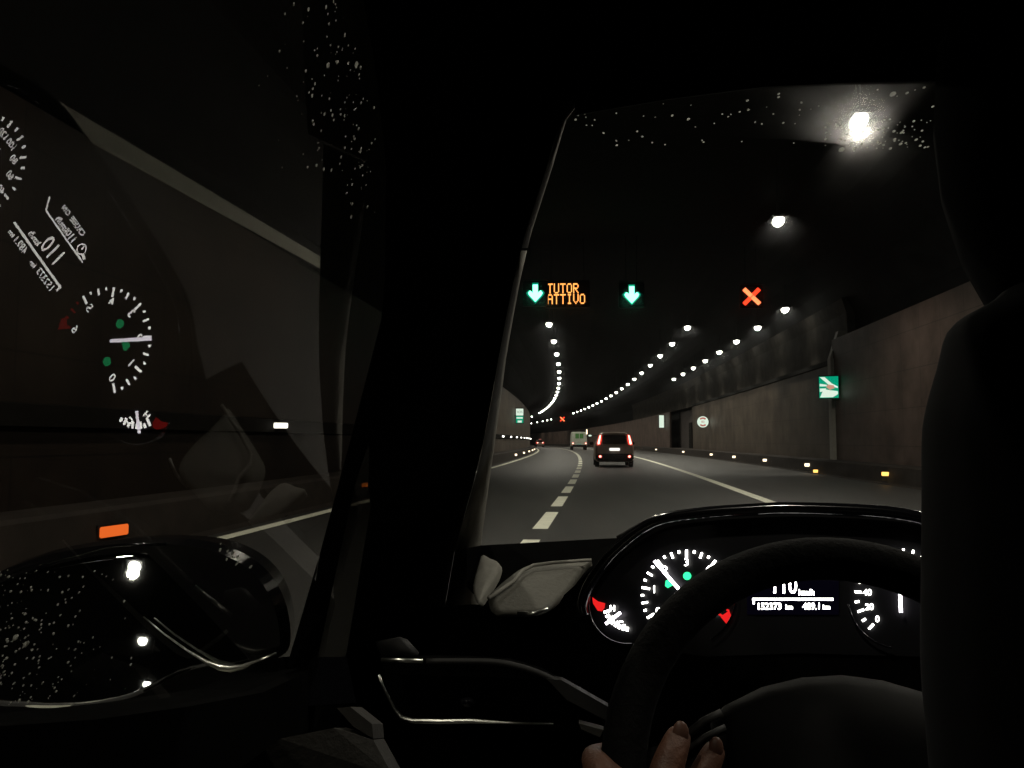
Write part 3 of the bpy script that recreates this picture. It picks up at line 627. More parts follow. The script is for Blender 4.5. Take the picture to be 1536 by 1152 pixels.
def surf(name, Lf, Rf, rows_, m, cols=8, parent=CAR, thick=0.03, smooth=True, label=None, flank=0.0):  # flank: how far the left edge comes toward the driver
    q = MB(); F = []
    for py in rows_:
        l_, r_ = Lf(py), Rf(py); F.append([cpd(l_+(r_-l_)*i/cols, py, -flank*(1-i/cols)) for i in range(cols+1)])
    n = cols+1; vs = [p for row in F for p in row]; off = [((p-UP).normalized()*thick) for p in vs]; N_ = len(vs)
    fs = []
    for i in range(len(F)-1):
        for j in range(cols): k_ = i*n+j; fs.append((k_, k_+1, k_+n+1, k_+n)); fs.append((k_+N_, k_+n+N_, k_+n+1+N_, k_+1+N_))
    bd = [i for i in range(n)]+[i*n+cols for i in range(1, len(F))]+[(len(F)-1)*n+j for j in range(cols-1, -1, -1)]+[i*n for i in range(len(F)-2, 0, -1)]
    for a, b_ in zip(bd, bd[1:]+bd[:1]): fs.append((a, a+N_, b_+N_, b_))
    q.add(vs+[p+o_ for p, o_ in zip(vs, off)], fs); o = q.build(name, m, parent, smooth=(flank > 0))
    if label: o["label"] = label
    return o
q = MB(); q.slab([at_px(a, b_)+(at_px(a, b_)-UP).normalized()*0.012 for a, b_ in ((554, 655), (562, 760), (524, 990), (516, 1004), (468, 1004), (470, 985), (518, 760), (545, 660))], (0, 0.003, 0)); q.build("quarter_window", M['quarter'], CAR)
eE = lambda py: lerp_px(E_PX, py); eW = lambda py: lerp_px(W_PX, py)
surf("door_frame", eE, lambda py: lerp_px(SL_L, py), [668, 728, 760, 830, 900, 979, 1000], M['trim'], 4)
stripw = [(-60, 2), (150, 3), (200, 9), (300, 9), (420, 10), (560, 12), (700, 20), (820, 38), (900, 52), (940, 60)]
def sw(py):
    for (a, b_), (c, d) in zip(stripw, stripw[1:]):
        if a <= py <= c: return b_+(d-b_)*(py-a)/(c-a)
    return 60
surf("front_pillar", eE, lambda py: eW(py)-sw(py), [-60, 0, 60, 120, 150, 200, 250, 300, 360, 420, 480, 540, 600, 668], M['trim'], 10)
surf("front_pillar", lambda py: lerp_px(SL_R, py), lambda py: eW(py)-sw(py), [668, 728, 760, 830, 900, 979, 1000], M['trim'], 8)
o = surf("pillar_edge_trim", lambda py: eW(py)-sw(py)+0.4, lambda py: eW(py), [160, 180, 200, 250, 300, 350, 372], M['softgrey'], 1, flank=0.09, label="pale grey strip along the windscreen edge of the pillar")
o = surf("pillar_edge_trim", lambda py: eW(py)-sw(py)+0.4, lambda py: eW(py), [376, 420, 480, 540, 600, 700, 760, 820, 870, 900, 945], M['softgrey'], 1, flank=0.07, label="pale grey lower strip along the windscreen edge of the pillar, widening to the dash")
# roof lining and header
q = MB(); hp = [(860, -90), (1700, -90), (2300, -90), (2300, 112), (1440, 108), (1250, 111), (1130, 117), (1000, 134), (866, 157)]
q.slab([ws(a, b_, -0.012) for a, b_ in hp], (0, -0.03, -0.012)); q.build("roof_header", M['trim'], CAR)
q = MB(); zr = CAMZ+0.30
q.slab([Vector((-0.07, 0.52, zr)), Vector((1.12, 0.52, zr)), Vector((1.2, -1.4, zr)), Vector((-0.10, -1.4, zr))], (0, 0, 0.04)); q.build("roof_lining", M['trim'], CAR)
q = MB(); q.slab([Vector((1.36, 1.3, CAMZ-0.8)), Vector((1.36, -1.4, CAMZ-0.8)), Vector((1.3, -1.4, CAMZ-0.1)), Vector((1.3, 1.25, CAMZ-0.1))], (0.05, 0, 0)); q.build("passenger_door", M['trim'], CAR)
q = MB(); q.slab([Vector((1.30, 1.25, CAMZ-0.1)), Vector((1.30, -1.4, CAMZ-0.1)), Vector((1.13, -1.4, CAMZ+.29)), Vector((1.10, 0.52, CAMZ+.29))], (0.004, 0, 0)); q.build("passenger_window", M['tint'], CAR)  # unseen pane darkened to keep wall light out of the side window reflection
q = MB(); q.slab([Vector((-0.38, -1.4, CAMZ-0.9)), Vector((1.36, -1.4, CAMZ-0.9)), Vector((1.3, -1.4, CAMZ+0.3)), Vector((-0.1, -1.4, CAMZ+0.3))], (0, -0.05, 0)); q.build("rear_panel", M['trim'], CAR)
# door card below the side window
bp_ = [(-260, 1085), (0, 1072), (120, 1066), (260, 1050), (380, 1030), (440, 1004), (474, 998), (520, 985)]
q = MB(); top = [gpx(a, b_, -0.01) for a, b_ in bp_[:6]]+[at_px(474, 998), at_px(520, 990)]
low = [Vector((p.x-0.03, p.y, CAMZ-0.75)) for p in top]
n = len(top); q.add(top+low+[p+Vector((-0.06, 0.0, 0)) for p in top]+[p+Vector((-0.06, 0, 0)) for p in low], [(i, i+1, n+i+1, n+i) for i in range(n-1)]+[(2*n+i, 3*n+i, 3*n+i+1, 2*n+i+1) for i in range(n-1)]+[(i, 2*n+i, 2*n+i+1, i+1) for i in range(n-1)])
DOOR = q.build("door_panel", M['trim'], CAR)
q = MB(); q.slab([cp(350, 1160, .60), cp(420, 1108, .60), (cp(500, 1092, .61)), cp(560, 1110, .62), cp(590, 1165, .62)], (0, 0.03, -0.01)); q.build("armrest", M['dashgrey'], DOOR)
q = MB(); q.slab([cp(505, 1062, .62), cp(525, 1060, .62), cp(558, 1086, .62), cp(560, 1108, .62), cp(530, 1090, .62)], (0, 0.03, -0.01)); q.build("door_handle", M['dashgrey'], DOOR)

# --- dashboard
def cr(P, k=4, closed=False):
    """points along a Catmull-Rom curve through P"""
    n = len(P); o = []
    for i in range(n if closed else n-1):
        g_ = lambda j: P[j % n] if closed else P[min(max(j, 0), n-1)]
        a, b, c, d = g_(i-1), g_(i), g_(i+1), g_(i+2)
        for q_ in range(k):
            t = q_/k; o.append(tuple(0.5*(2*b[m]+(c[m]-a[m])*t+(2*a[m]-5*b[m]+4*c[m]-d[m])*t*t+(3*b[m]-a[m]-3*c[m]+d[m])*t**3) for m in (0, 1)))
    if not closed: o.append(tuple(P[-1]))
    return o
CN = Vector((math.sin(-0.3646936), -math.cos(0.2204876)*math.cos(-0.3646936), math.sin(0.2204876)))
C0 = ray(1190, 890); C0 = C0*(0.8498/C0.y)
def cl(px, py, off=0.0): return plane_hit(px, py, C0, CN)+UP+CN*off      # on the dial plane; off lifts toward the viewer
def rot_up(pts): return pts
q = MB()
face_ = [(470, 1004), (505, 996), (540, 990), (560, 955), (600, 925), (680, 908), (735, 908), (800, 919), (845, 890), (895, 842), (930, 812), (985, 776), (1050, 764), (1200, 757), (1330, 763), (1400, 776), (1470, 800), (1560, 830), (1600, 1400), (500, 1400)]
face = face_[:3]+cr(face_[3:14], 4)+face_[14:]
q.slab([cl(a, b_, -0.006) for a, b_ in face], (0, 0.30, -0.13)); DASH = q.build("dashboard", M['trim'], CAR)
q = MB(); q.slab([cp(700, 822, 1.12), cp(722, 818, 1.14), cp(905, 811, 1.16), cp(960, 805, 1.16), cp(960, 870, 1.06), cp(700, 880, 1.06)], (0, 0.16, -0.06)); q.build("dash_top", M['trim'], CAR)
q = MB(); q.slab([Vector((0.30, 0.62, CAMZ-0.20)), Vector((1.3, 0.62, CAMZ-0.20)), Vector((1.3, 0.62, CAMZ-0.7)), Vector((0.45, 0.62, CAMZ-0.7))], (0, 0.6, -0.02)); q.build("dash_side", M['trim'], CAR)
# grey dash corner with its lit rim
def smooth_fan(pts, depth, bulge, m, name, parent, back=(0, 0.03, -0.01), slope=0.0):
    c = (sum(p[0] for p in pts)/len(pts), sum(p[1] for p in pts)/len(pts)); n = len(pts); R = 6; vs = [cp(c[0], c[1], depth-bulge)]
    for r_ in range(1, R+1):
        u = r_/R
        for p in pts: vs.append(cp(c[0]+(p[0]-c[0])*u, c[1]+(p[1]-c[1])*u, depth-bulge*(1-u*u)-slope*(p[1]-c[1])*u))
    vs += [vs[1+(R-1)*n+i]+Vector(back) for i in range(n)]
    fs = [(0, 1+i, 1+(i+1) % n) for i in range(n)]
    for r_ in range(R):
        for i in range(n): fs.append((1+r_*n+i, 1+(r_+1)*n+i, 1+(r_+1)*n+(i+1) % n, 1+r_*n+(i+1) % n))
    q = MB(); q.add(vs, fs); return q.build(name, m, parent, smooth=True)
corner = [(733, 896), (745, 882), (764, 866), (786, 851), (810, 845), (850, 842), (886, 840), (880, 848), (868, 862), (853, 882), (838, 898), (820, 912), (800, 919), (760, 920), (738, 918)]
smooth_fan(cr(corner, 3, True), 0.96, 0.02, M['dashcorner'], "speaker_cover", DASH, slope=0.0022)
q = MB(); q.tube([cp(a, b_, 0.93-0.0022*(b_-880)) for a, b_ in ((733, 897), (752, 884), (770, 872), (784, 856), (800, 848), (830, 844), (860, 842), (887, 840))], 0.0022, 8); q.build("cover_rim", M['softgrey'], DASH, smooth=True)
q = MB(); q.tube([cp(a, b_, 0.86) for a, b_ in ((776, 920), (800, 920), (822, 913))], 0.0018, 8); q.build("chrome_edge", M['chrome'], DASH, smooth=True)
smooth_fan(cr([(721, 835), (735, 838), (748, 845), (745, 862), (735, 880), (724, 897), (716, 905), (710, 880)], 3, True), 0.99, 0.01, M['softgrey'], "pillar_foot", DASH, slope=0.0015)
smooth_fan([(562, 962), (600, 955), (618, 975), (615, 985), (572, 985)], 0.80, 0.004, M['hub'], "vent_corner", DASH)
# vent
VD = 0.77
out_px = [(574, 992), (640, 991), (700, 992), (762, 996), (810, 1010), (860, 1038), (905, 1070), (912, 1090), (900, 1104), (820, 1090), (740, 1085), (640, 1082), (610, 1080), (595, 1068), (582, 1040)]
q = MB(); q.slab([cp(a, b_, VD+.02) for a, b_ in out_px], (0, 0.02, 0)); VENT = q.build("air_vent", M['trim'], DASH)
q = MB(); q.tube([cp(a, b_, VD) for a, b_ in ((568, 1012), (574, 1028), (583, 1046), (592, 1064), (602, 1076), (618, 1081), (660, 1082), (706, 1081), (760, 1084), (830, 1086))], [.0016]*4+[.0026]*4+[.0012, .0008], 8); q.build("chrome_trim", M['chrome'], DASH, smooth=True)
q = MB(); q.tube([cp(a, b_, VD) for a, b_ in ((572, 990), (600, 990), (634, 992))], .0022, 8); q.build("chrome_trim", M['chrome'], DASH, smooth=True)
q = MB(); q.tube([cp(a, b_, VD) for a, b_ in cr(((640, 992), (720, 992), (762, 996), (810, 1010), (850, 1032), (880, 1052), (908, 1070)), 4)], .003, 8); q.build("vent_rim", M['hub'], DASH, smooth=True)
q = MB()
for k_ in range(4):
    y_ = 1012+k_*17; q.slab([cp(600+k_*5, y_, VD+.012), cp(870, y_+8, VD+.012), cp(870, y_+11, VD+.02), cp(600+k_*5, y_+4, VD+.02)], (0, .004, -.002))
q.build("vent_slats", M['gloss'], DASH)
smooth_fan([(690, 1048), (704, 1046), (712, 1054), (704, 1062), (690, 1060)], VD+.005, 0.006, M['gloss'], "vent_knob", DASH)
q = MB(); q.slab([cp(868, 1085, VD-.01), cp(905, 1095, VD-.01), cp(900, 1106, VD-.01), cp(872, 1094, VD-.01)], (0, .01, 0)); q.build("vent_edge", M['dashgrey'], DASH)
q = MB(); q.slab([cp(820, 1018, VD-.004), cp(842, 1020, VD-.004), cp(912, 1060, VD-.004), cp(908, 1080, VD-.004), cp(850, 1050, VD-.004)], (0, .01, 0)); q.build("vent_flank", M['hub'], DASH)

# --- instrument cluster
CLU = MB(); CLU.slab([cl(a, b_, -0.003) for a, b_ in ((880, 905), (900, 868), (940, 822), (990, 786), (1060, 775), (1200, 770), (1330, 776), (1400, 790), (1440, 830), (1440, 960), (1380, 985), (1200, 980), (1060, 985), (930, 968), (892, 940))], -CN*0.002)
CLU = CLU.build("instrument_cluster", M['dialface'], CAR)
U_ = (cl(1191, 890)-cl(1190, 890)); V_ = (cl(1190, 889)-cl(1190, 890))
def cq(mb, pts, off=0.001, t=0.0006): mb.slab([cl(a, b_, off) for a, b_ in pts], -CN*t)
def bar(mb, x0, y0, x1, y1, w_, off=0.001):
    d = math.hypot(x1-x0, y1-y0); nx, ny = -(y1-y0)/d*w_/2, (x1-x0)/d*w_/2
    cq(mb, [(x0+nx, y0+ny), (x1+nx, y1+ny), (x1-nx, y1-ny), (x0-nx, y0-ny)], off)
def ctext(mb, txt, px, py, size, bold=0.0, off=0.0012, align='CENTER', sx=1.0):
    vs, fs = text_mesh(txt, size, bold, align); mb.add([cl(px+x*sx, py-y, off) for x, y, z in vs], fs)
def ticks(mb, cx, cy, ro, spec):
    for ang, L, w_ in spec:
        a = math.radians(ang); bar(mb, cx+ro*math.cos(a), cy-ro*math.sin(a), cx+(ro-L)*math.cos(a), cy-(ro-L)*math.sin(a), w_)
TX, TY = 1030, 893
q = MB(); sp = []
for i in range(0, 25):
    ang = 210-i*10
    if i % 4 == 0: sp.append((ang, 12, 3.2))
    elif i % 2 == 0: sp.append((ang, 9, 2.8))
    else: sp.append((ang, 4, 3.0))
ticks(q, TX, TY, 68, [s_ for s_ in sp if s_[0] > 5]); q.build("scale_marks", M['dwhite'], CLU)
q = MB()
for i in range(7):
    a = math.radians(210-40*i); ctext(q, str(i), TX+49*math.cos(a), TY-49*math.sin(a), 16, 0.1)
q.build("scale_numbers", M['dwhite'], CLU)
q = MB(); ticks(q, TX, TY, 68, [s_ for s_ in sp if s_[0] <= 5]); cq(q, [(1081, 925), (1094, 916), (1097, 924), (1090, 936)]); q.build("red_zone", M['dred'], CLU)
q = MB(); bar(q, 1024, 888, 984, 842, 4.4, 0.006); q.build("needle", M['dneedle'], CLU)
q = MB()
def disc(mb, cx, cy, r, off=0.001, n=14): cq(mb, [(cx+r*math.cos(2*math.pi*i/n), cy+r*math.sin(2*math.pi*i/n)) for i in range(n)], off)
disc(q, 1031, 864, 6); cq(q, [(999, 871), (1008, 868), (1011, 877), (1002, 882), (998, 879)]); disc(q, 1008, 909, 6)
q.build("indicator_lights", M['dgreen'], CLU)
# temperature / fuel gauge
q = MB()
for i, ang in enumerate((199, 209, 218, 227, 236, 245, 254, 263)):
    a = math.radians(ang); L = 9 if i % 2 == 0 else 6; bar(q, 946+42*math.cos(a), 905-42*math.sin(a), 946+(42-L)*math.cos(a), 905-(42-L)*math.sin(a), 3.6)
q.build("scale_marks", M['dwhite'], CLU)
q = MB(); cq(q, [(889, 896), (897, 902), (908, 905), (907, 912), (903, 917), (897, 916), (890, 905)]); q.build("red_zone", M['dred'], CLU)
q = MB(); bar(q, 911, 936, 933, 919, 4.2, 0.005); q.build("needle", M['dneedle'], CLU)
q = MB(); ctext(q, "H", 919, 913, 12, 0.4); ctext(q, "C", 931, 936, 12, 0.4); q.build("scale_numbers", M['dwhite'], CLU)
# speedometer
SX, SY = 1352, 893
q = MB(); ticks(q, SX, SY, 70, [(226-12.6*i, 10 if i % 2 == 0 else 6, 3.2) for i in range(22)]); q.build("scale_marks", M['dwhite'], CLU)
q = MB()
for i in range(11):
    a = math.radians(226-25.2*i); ctext(q, str(i*20), SX+50*math.cos(a)-1, SY-50*math.sin(a), 13, 0.15)
q.build("scale_numbers", M['dwhite'], CLU)
q = MB(); bar(q, 1352, 919, 1349, 858, 5, 0.006); q.build("needle", M['dneedle'], CLU)
# display
q = MB(); cq(q, [(1120, 825), (1258, 825), (1258, 922), (1120, 922)], -0.0015); q.build("display_panel", M['dblue'], CLU)
q = MB(); bar(q, 1129, 899, 1250, 899, 3.4); bar(q, 1130, 899, 1131, 906, 2.4); bar(q, 1133, 855, 1228, 855, 2.2); bar(q, 1228, 855, 1240, 840, 2.2); q.build("display_lines", M['dwhite'], CLU)
q = MB(); ctext(q, "110", 1176, 880, 33, 0.3, sx=0.82); ctext(q, "km/h", 1210, 889, 12, 0.3); q.build("speed_readout", M['dwhite'], CLU)
q = MB(); ctext(q, "152373", 1154, 910, 14, 0.15, sx=0.9); ctext(q, "km", 1184, 911, 9, 0.3); ctext(q, "489.1", 1218, 910, 14, 0.15, sx=0.9); ctext(q, "km", 1240, 911, 9, 0.3); q.build("trip_readout", M['dwhite'], CLU)
q = MB(); ctext(q, "CRUISE  ON", 1188, 833, 10, 0.2); ctext(q, "110km/h", 1186, 848, 13, 0.25)
for i in range(16):
    a = math.radians(i*22.5); b2 = math.radians(i*22.5+22.5); bar(q, 1148+7*math.cos(a), 846+7*math.sin(a), 1148+7*math.cos(b2), 846+7*math.sin(b2), 1.6)
bar(q, 1148, 846, 1148, 841, 2); bar(q, 1134, 851, 1141, 849, 4); q.build("cruise_readout", M['dwhite'], CLU)
# bezel rings
def arc(mb, cx, cy, r, a0, a1, rad, off=0.008, n=28): mb.tube([cl(cx+r*math.cos(math.radians(a0+(a1-a0)*i/n)), cy-r*math.sin(math.radians(a0+(a1-a0)*i/n)), off) for i in range(n+1)], rad, 8)
for A_ in ((946, 908, 59, 150, 280, .0016), (TX, TY, 76, 300, 395, .0012, 0.004), (SX, SY, 80, 190, 260, .001, 0.004)): q = MB(); arc(q, *A_); q.build("dial_ring", M['gloss'], CLU, smooth=True)
q = MB(); q.tube([cl(a, b_, 0.012) for a, b_ in cr(((882, 925), (880, 905), (895, 870), (930, 826), (985, 786), (1050, 773), (1130, 767), (1200, 765), (1330, 771), (1400, 786), (1440, 815)), 5)], .0065, 12); q.build("hood_rim", M['gloss'], DASH, smooth=True)
q = MB(); q.tube([cl(a, b_, -0.002) for a, b_ in cr(((925, 806), (985, 774), (1050, 763), (1130, 758), (1200, 756), (1330, 761), (1400, 774)), 5)], .0022, 8); q.build("hood_edge", M['hub'], DASH, smooth=True)

# --- steering wheel
WC = ray(1284, 1182); WK = 0.565/0.62; WC = WC*(0.565/WC.y); WNm = Vector((0, -math.cos(0.4), math.sin(0.4)))
WX = Vector((1, 0, 0)); WY = WNm.cross(WX).normalized(); 
if WY.z < 0: WY = -WY
def wp(x, y, off=0.0): return WC+UP+(WX*x+WY*y+WNm*off)*WK
q = MB(); q.tube([wp(0.1655*math.cos(2*math.pi*i/72), 0.1665*math.sin(2*math.pi*i/72)) for i in range(72)], 0.0172*WK, 16, closed=True); WHEEL = q.build("steering_wheel", M['leather'], CAR, smooth=True)
def dome(pts, h, name, m, parent, off=0.0, R=7):
    c = (sum(p[0] for p in pts)/len(pts), sum(p[1] for p in pts)/len(pts)); n = len(pts); vs = [wp(c[0], c[1], off+h)]
    for r_ in range(1, R+1):
        u = r_/R
        for p in pts: vs.append(wp(c[0]+(p[0]-c[0])*u, c[1]+(p[1]-c[1])*u, off+h*(1-u**3)))
    vs += [wp(p[0], p[1], off-0.02) for p in pts]; fs = [(0, 1+i, 1+(i+1) % n) for i in range(n)]
    for r_ in range(R):
        for i in range(n): fs.append((1+r_*n+i, 1+(r_+1)*n+i, 1+(r_+1)*n+(i+1) % n, 1+r_*n+(i+1) % n))
    q = MB(); q.add(vs, fs); return q.build(name, m, parent, smooth=True)
hubp = [(-.098, .040), (-.088, .052), (-.06, .066), (-.03, .074), (0, .077), (.03, .074), (.06, .066), (.088, .052), (.098, .040), (.09, -.02), (.05, -.07), (0, -.085), (-.05, -.07), (-.09, -.02)]
dome(hubp, 0.022, "airbag_cover", M['hubpad'], WHEEL, 0.0)
for sx in (-1, 1):
    q = MB(); q.slab([wp(sx*.085, .032, .006), wp(sx*.158, .018, 0), wp(sx*.158, -.03, 0), wp(sx*.08, -.04, .006)], -WNm*0.015); q.build("spoke", M['leather'], WHEEL)
    q = MB(); q.tube([wp(sx*.092, .046, .010), wp(sx*.105, .040, .008), wp(sx*.118, .030, .006)], .0028, 8); q.tube([wp(sx*.090, .036, .010), wp(sx*.105, .029, .008), wp(sx*.120, .018, .006)], .0022, 8); q.build("spoke_trim", M['hub'], WHEEL, smooth=True)
q = MB(); q.slab([wp(-.03, -.07, 0), wp(.03, -.07, 0), wp(.02, -.158, 0), wp(-.02, -.158, 0)], -WNm*0.015); q.build("spoke", M['leather'], WHEEL)
q = MB(); q.tube([WC+UP-WNm*0.02, WC+UP-WNm*0.02+Vector((0, .3, -.12))], .05, 14); q.build("steering_column", M['trim'], CAR)

# --- left door mirror (outside the glass)
MD = 0.80
mo = [(-60, 905), (-20, 868), (40, 842), (100, 826), (170, 817), (250, 816), (310, 824), (360, 845), (395, 878), (414, 920), (420, 965), (412, 990), (380, 1004), (345, 1010), (330, 1060), (260, 1085), (150, 1095), (40, 1090), (-60, 1060)]
mo = cr(mo, 4, True); mc_ = (190, 940)
q = MB(); n = len(mo); vs = []
for (k_, dd) in ((1.0, 0.0), (1.03, 0.03), (0.98, 0.09), (0.8, 0.14), (0.4, 0.17)):
    for p in mo:
        b_ = cp(mc_[0]+(p[0]-mc_[0])*k_, mc_[1]+(p[1]-mc_[1])*k_, MD); vs.append(b_+Vector((-0.02*dd/.1, dd, 0)))
fs = [tuple(range(n))]
for i in range(4):
    for j in range(n): fs.append((i*n+j, (i+1)*n+j, (i+1)*n+(j+1) % n, i*n+(j+1) % n))
fs.append(tuple(4*n+j for j in range(n))); q.add(vs, fs); MIR = q.build("door_mirror", M['gloss'], CAR)
mg = [(-30, 900), (20, 868), (90, 845), (170, 832), (250, 830), (305, 840), (350, 862), (385, 895), (404, 935), (410, 978), (390, 990), (345, 1000), (320, 998), (270, 1010), (200, 1045), (120, 1060), (30, 1060), (-40, 1040)]
mg = cr(mg, 3, True); MP = ray(230, 920); MP = MP*((MD-0.012)/MP.y); MIRN = Vector((0.236, -1.0, 0.262)).normalized()
def mpt(a, b_, off=0.0): P = plane_hit(a, b_, MP, MIRN); return P-MIRN*(0.06*(P-MP).length_squared+off)+UP      # slightly convex
n = len(mg); c = (200, 940); vs = [mpt(*c)]; R = 14
for r_ in range(1, R+1):
    for p in mg: vs.append(mpt(c[0]+(p[0]-c[0])*r_/R, c[1]+(p[1]-c[1])*r_/R))
vs += [mpt(p[0], p[1], 0.004) for p in mg]; fs = [(0, 1+i, 1+(i+1) % n) for i in range(n)]
for r_ in range(R):
    for i in range(n): fs.append((1+r_*n+i, 1+(r_+1)*n+i, 1+(r_+1)*n+(i+1) % n, 1+r_*n+(i+1) % n))
q = MB(); q.add(vs, fs); q.build("mirror_glass", M['mirror'], MIR, smooth=True)
q = MB(); q.tube([cp(a, b_, MD-.03) for a, b_ in ((215, 925), (245, 950), (280, 975), (310, 993), (330, 1001), (346, 1003), (365, 1000), (390, 991), (414, 981))], [.0008, .001, .0012, .0022, .0034, .0036, .003, .0022, .0016], 8); q.build("mirror_rim", M['chrome'], MIR, smooth=True)
q = MB(); q.tube([cp(a, b_, MD-.03) for a, b_ in ((-60, 890), (40, 850), (75, 843), (160, 820), (190, 817), (250, 816))], .0016, 8); q.build("housing_edge", M['gloss'], MIR, smooth=True)
q = MB(); q.slab([cp(345, 1005, MD), cp(425, 985, MD), cp(440, 1060, MD), cp(330, 1075, MD)], (0.04, 0.08, -0.02)); q.build("mirror_stem", M['gloss'], MIR)

# ------------------------------------------------------------------ the driver
PER = thing("person", "driver in a dark jacket at the right, left hand on the steering wheel", "person", (0, 0, 0), -YAW)
def skinned(name, verts, edges, radii, m, parent, sub=2, root=0):
    me = bpy.data.meshes.new(name); me.from_pydata([tuple(v) for v in verts], edges, []); o = bpy.data.objects.new(name, me); COL.objects.link(o)
    o.parent = parent; md = o.modifiers.new("skin", 'SKIN'); md.use_smooth_shade = True
    for i, r in enumerate(radii):
        sv = me.skin_vertices[0].data[i]; sv.radius = (r, r) if not isinstance(r, tuple) else r; sv.use_root = (i == root)
    s_ = o.modifiers.new("sub", 'SUBSURF'); s_.levels = sub; s_.render_levels = sub
    me.materials.append(m); return o
pelvis = Vector((.30, .12, CAMZ-.62))
V = []; R_ = []; E_ = []
def nv(p, r, par=None):
    V.append(Vector(p)); R_.append(r)
    if par is not None: E_.append((par, len(V)-1))
    return len(V)-1
a = nv(pelvis, .13); b1 = nv((.30, .22, CAMZ-.38), .12, a); ch = nv((.31, .32, CAMZ-.15), .135, b1); nk = nv((.30, .38, CAMZ+.02), .055, ch); hd0 = nv((.29, .41, CAMZ+.09), .07, nk); hd = nv((.272, .40, CAMZ+.19), .092, hd0); hd2 = nv((.275, .38, CAMZ+.26), .07, hd)
nose = nv((.27, .485, CAMZ+.165), .016, hd); 
ls = nv((.215, .385, CAMZ-.015), .062, ch); le = nv((.215, .33, CAMZ-.30), .042, ls); lw = nv(cp(968, 1330, .45), .027, le)
rs = nv((.46, .30, CAMZ-.06), .062, ch); re = nv((.54, .34, CAMZ-.32), .042, rs); rw_ = nv((.42, .50, CAMZ-.36), .027, re)
rpalm = nv((.35, .56, CAMZ-.30), .030, rw_); 
for k_ in range(4): f0 = nv((.345-.01*k_, .60+.005*k_, CAMZ-.27-.02*k_), .011, rpalm); f1 = nv((.325-.01*k_, .61, CAMZ-.262-.02*k_), .0095, f0)
rt = nv((.34, .555, CAMZ-.25), .011, rpalm); rt2 = nv((.33, .57, CAMZ-.225), .009, rt)
palm = nv(cp(958, 1235, .525), .030, lw)
def chain(par, pts):
    for (x_, y_, d_, r_) in pts: par = nv(cp(x_, y_, d_*WK), r_*WK, par)
chain(palm, [(993, 1175, .58, .0135), (1008, 1130, .586, .0112), (1017, 1108, .592, .0100), (1022, 1094, .598, .0080)])
chain(palm, [(1035, 1200, .592, .0115), (1058, 1155, .598, .0100), (1070, 1130, .603, .0090), (1076, 1116, .608, .0072)])
chain(palm, [(925, 1185, .60, .0135), (896, 1150, .608, .0115), (888, 1136, .63, .0098), (920, 1128, .648, .0085)])
chain(palm, [(912, 1220, .60, .0130), (884, 1195, .61, .0110), (890, 1180, .645, .0095), (935, 1175, .655, .0085)])
chain(palm, [(908, 1262, .60, .0120), (882, 1245, .612, .0100), (898, 1232, .64, .0085), (935, 1228, .65, .0075)])
l1 = nv((.18, .30, CAMZ-.66), .08, a); l2 = nv((.16, .62, CAMZ-.60), .06, l1); l3 = nv((.16, .80, CAMZ-.95), .042, l2); r1 = nv((.42, .30, CAMZ-.66), .08, a); r2 = nv((.44, .62, CAMZ-.60), .06, r1); r3 = nv((.42, .80, CAMZ-.95), .042, r2)
body = skinned("body", V, E_, R_, M['skin'], PER)
q = MB(); rings_ = [(-.66, .31, .17, .20, .13), (-.5, .31, .20, .165, .12), (-.35, .315, .28, .185, .12), (-.22, .32, .335, .190, .12), (-.10, .32, .37, .184, .115), (-.03, .32, .38, .178, .105), (.01, .32, .385, .176, .095), (.035, .32, .387, .168, .085), (.055, .32, .388, .164, .080), (.072, .32, .388, .13, .07), (.088, .30, .388, .118, .065), (.12, .295, .388, .108, .065), (.16, .29, .388, .09, .06)]
NR = 28
for z, cx_, cy_, hx, hy in rings_:
    for k_ in range(NR):
        t = 2*math.pi*k_/NR; c_, s_ = math.cos(t), math.sin(t); q.v.append((cx_+hx*math.copysign(abs(c_)**.85, c_), cy_+hy*math.copysign(abs(s_)**.85, s_), CAMZ+z))
for i in range(len(rings_)-1):
    for k_ in range(NR): q.f.append((i*NR+k_, i*NR+(k_+1) % NR, (i+1)*NR+(k_+1) % NR, (i+1)*NR+k_))
q.f += [tuple(range(NR))[::-1], tuple((len(rings_)-1)*NR+k_ for k_ in range(NR))]; q.m = [0]*len(q.f)
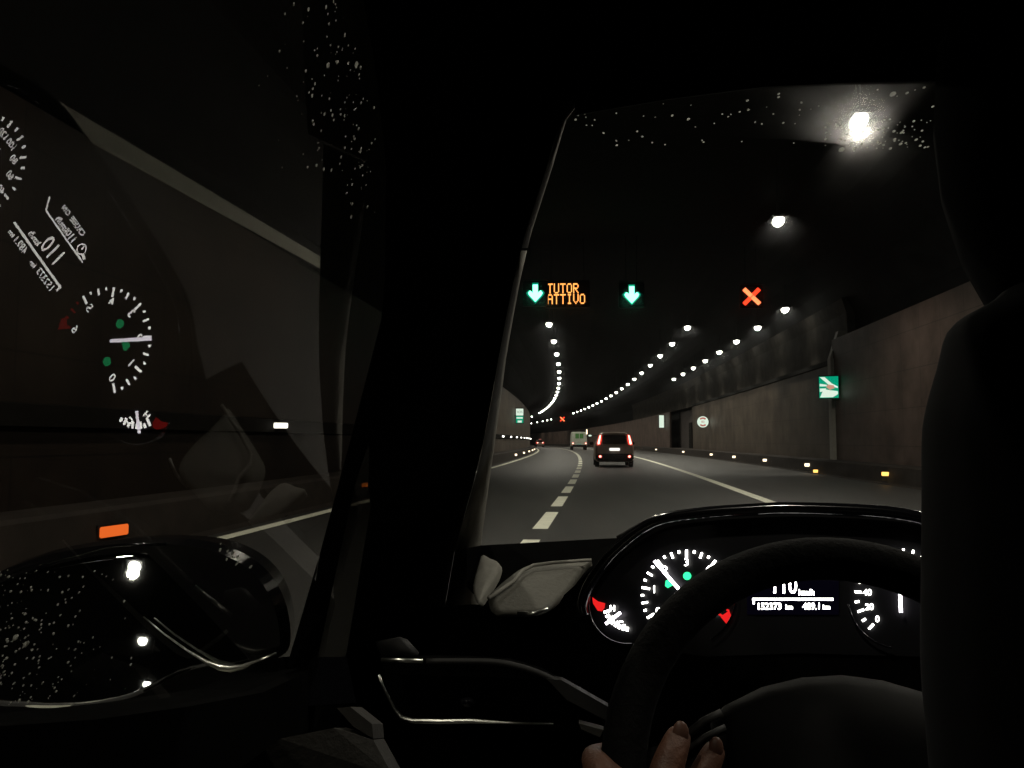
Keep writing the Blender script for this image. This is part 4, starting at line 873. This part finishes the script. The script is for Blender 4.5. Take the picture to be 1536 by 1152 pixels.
sl = [Vector((.205, .385, CAMZ-.03)), Vector((.203, .380, CAMZ-.10)), Vector((.205, .365, CAMZ-.20)), Vector((.215, .335, CAMZ-.30)), Vector((.20, .35, CAMZ-.34)), Vector((.13, .39, CAMZ-.37)), cp(1000, 1365, .435)]
q.tube(sl, [.058, .062, .056, .052, .050, .042, .032], 16)
sr = [Vector((.45, .38, CAMZ-.03)), Vector((.50, .37, CAMZ-.15)), Vector((.53, .36, CAMZ-.30)), Vector((.50, .40, CAMZ-.34)), Vector((.42, .50, CAMZ-.36))]; q.tube(sr, [.058, .06, .052, .048, .032], 16)
jk = q.build("jacket", M['cloth'], PER, smooth=True); rm = jk.modifiers.new("merge", 'REMESH'); rm.mode = 'VOXEL'; rm.voxel_size = 0.007; rm.use_smooth_shade = True
sm = jk.modifiers.new("soften", 'SMOOTH'); sm.factor = 0.6; sm.iterations = 6
skinned("trousers", [pelvis, V[-6], V[-5], V[-4], V[-3], V[-2], V[-1]], [(0, 1), (1, 2), (2, 3), (0, 4), (4, 5), (5, 6)], [.145, .092, .072, .052, .092, .072, .052], M['pants'], PER)
for (a_, b_, d_, r2) in ((1021, 1099, .593, .0062), (1074, 1121, .604, .0056)):
    q = MB(); c2 = cp(a_, b_, d_*WK)-(cp(a_, b_, d_*WK)-UP).normalized()*.0055; q.ball(c2, (r2*.85, .0025, r2*1.2), 0, 12, 8); q.build("fingernail", M['nail'], PER, smooth=True)
q = MB(); q.ball((.272, .395, CAMZ+.165), (.110, .125, .165), 0, 24, 14); q.build("hair_shade", M['hair_shade'], PER, smooth=True)  # oversized hair mass keeps the lit ear and neck dark
for sx in (-1, 1):
    q = MB(); q.ball((.272+sx*.086, .40, CAMZ+.165), (.012, .022, .033), 0, 10, 8); q.build("ear", M['skin'], PER, smooth=True)
    q = MB(); q.ball((.27+sx*.032, .475, CAMZ+.195), (.012, .010, .010), 0, 10, 8); q.build("eye", M['vanwhite'], PER, smooth=True)
q = MB(); q.ball((.27, .478, CAMZ+.125), (.024, .008, .008), 0, 10, 8); q.build("mouth", M['spink'] if False else M['skin'], PER, smooth=True)
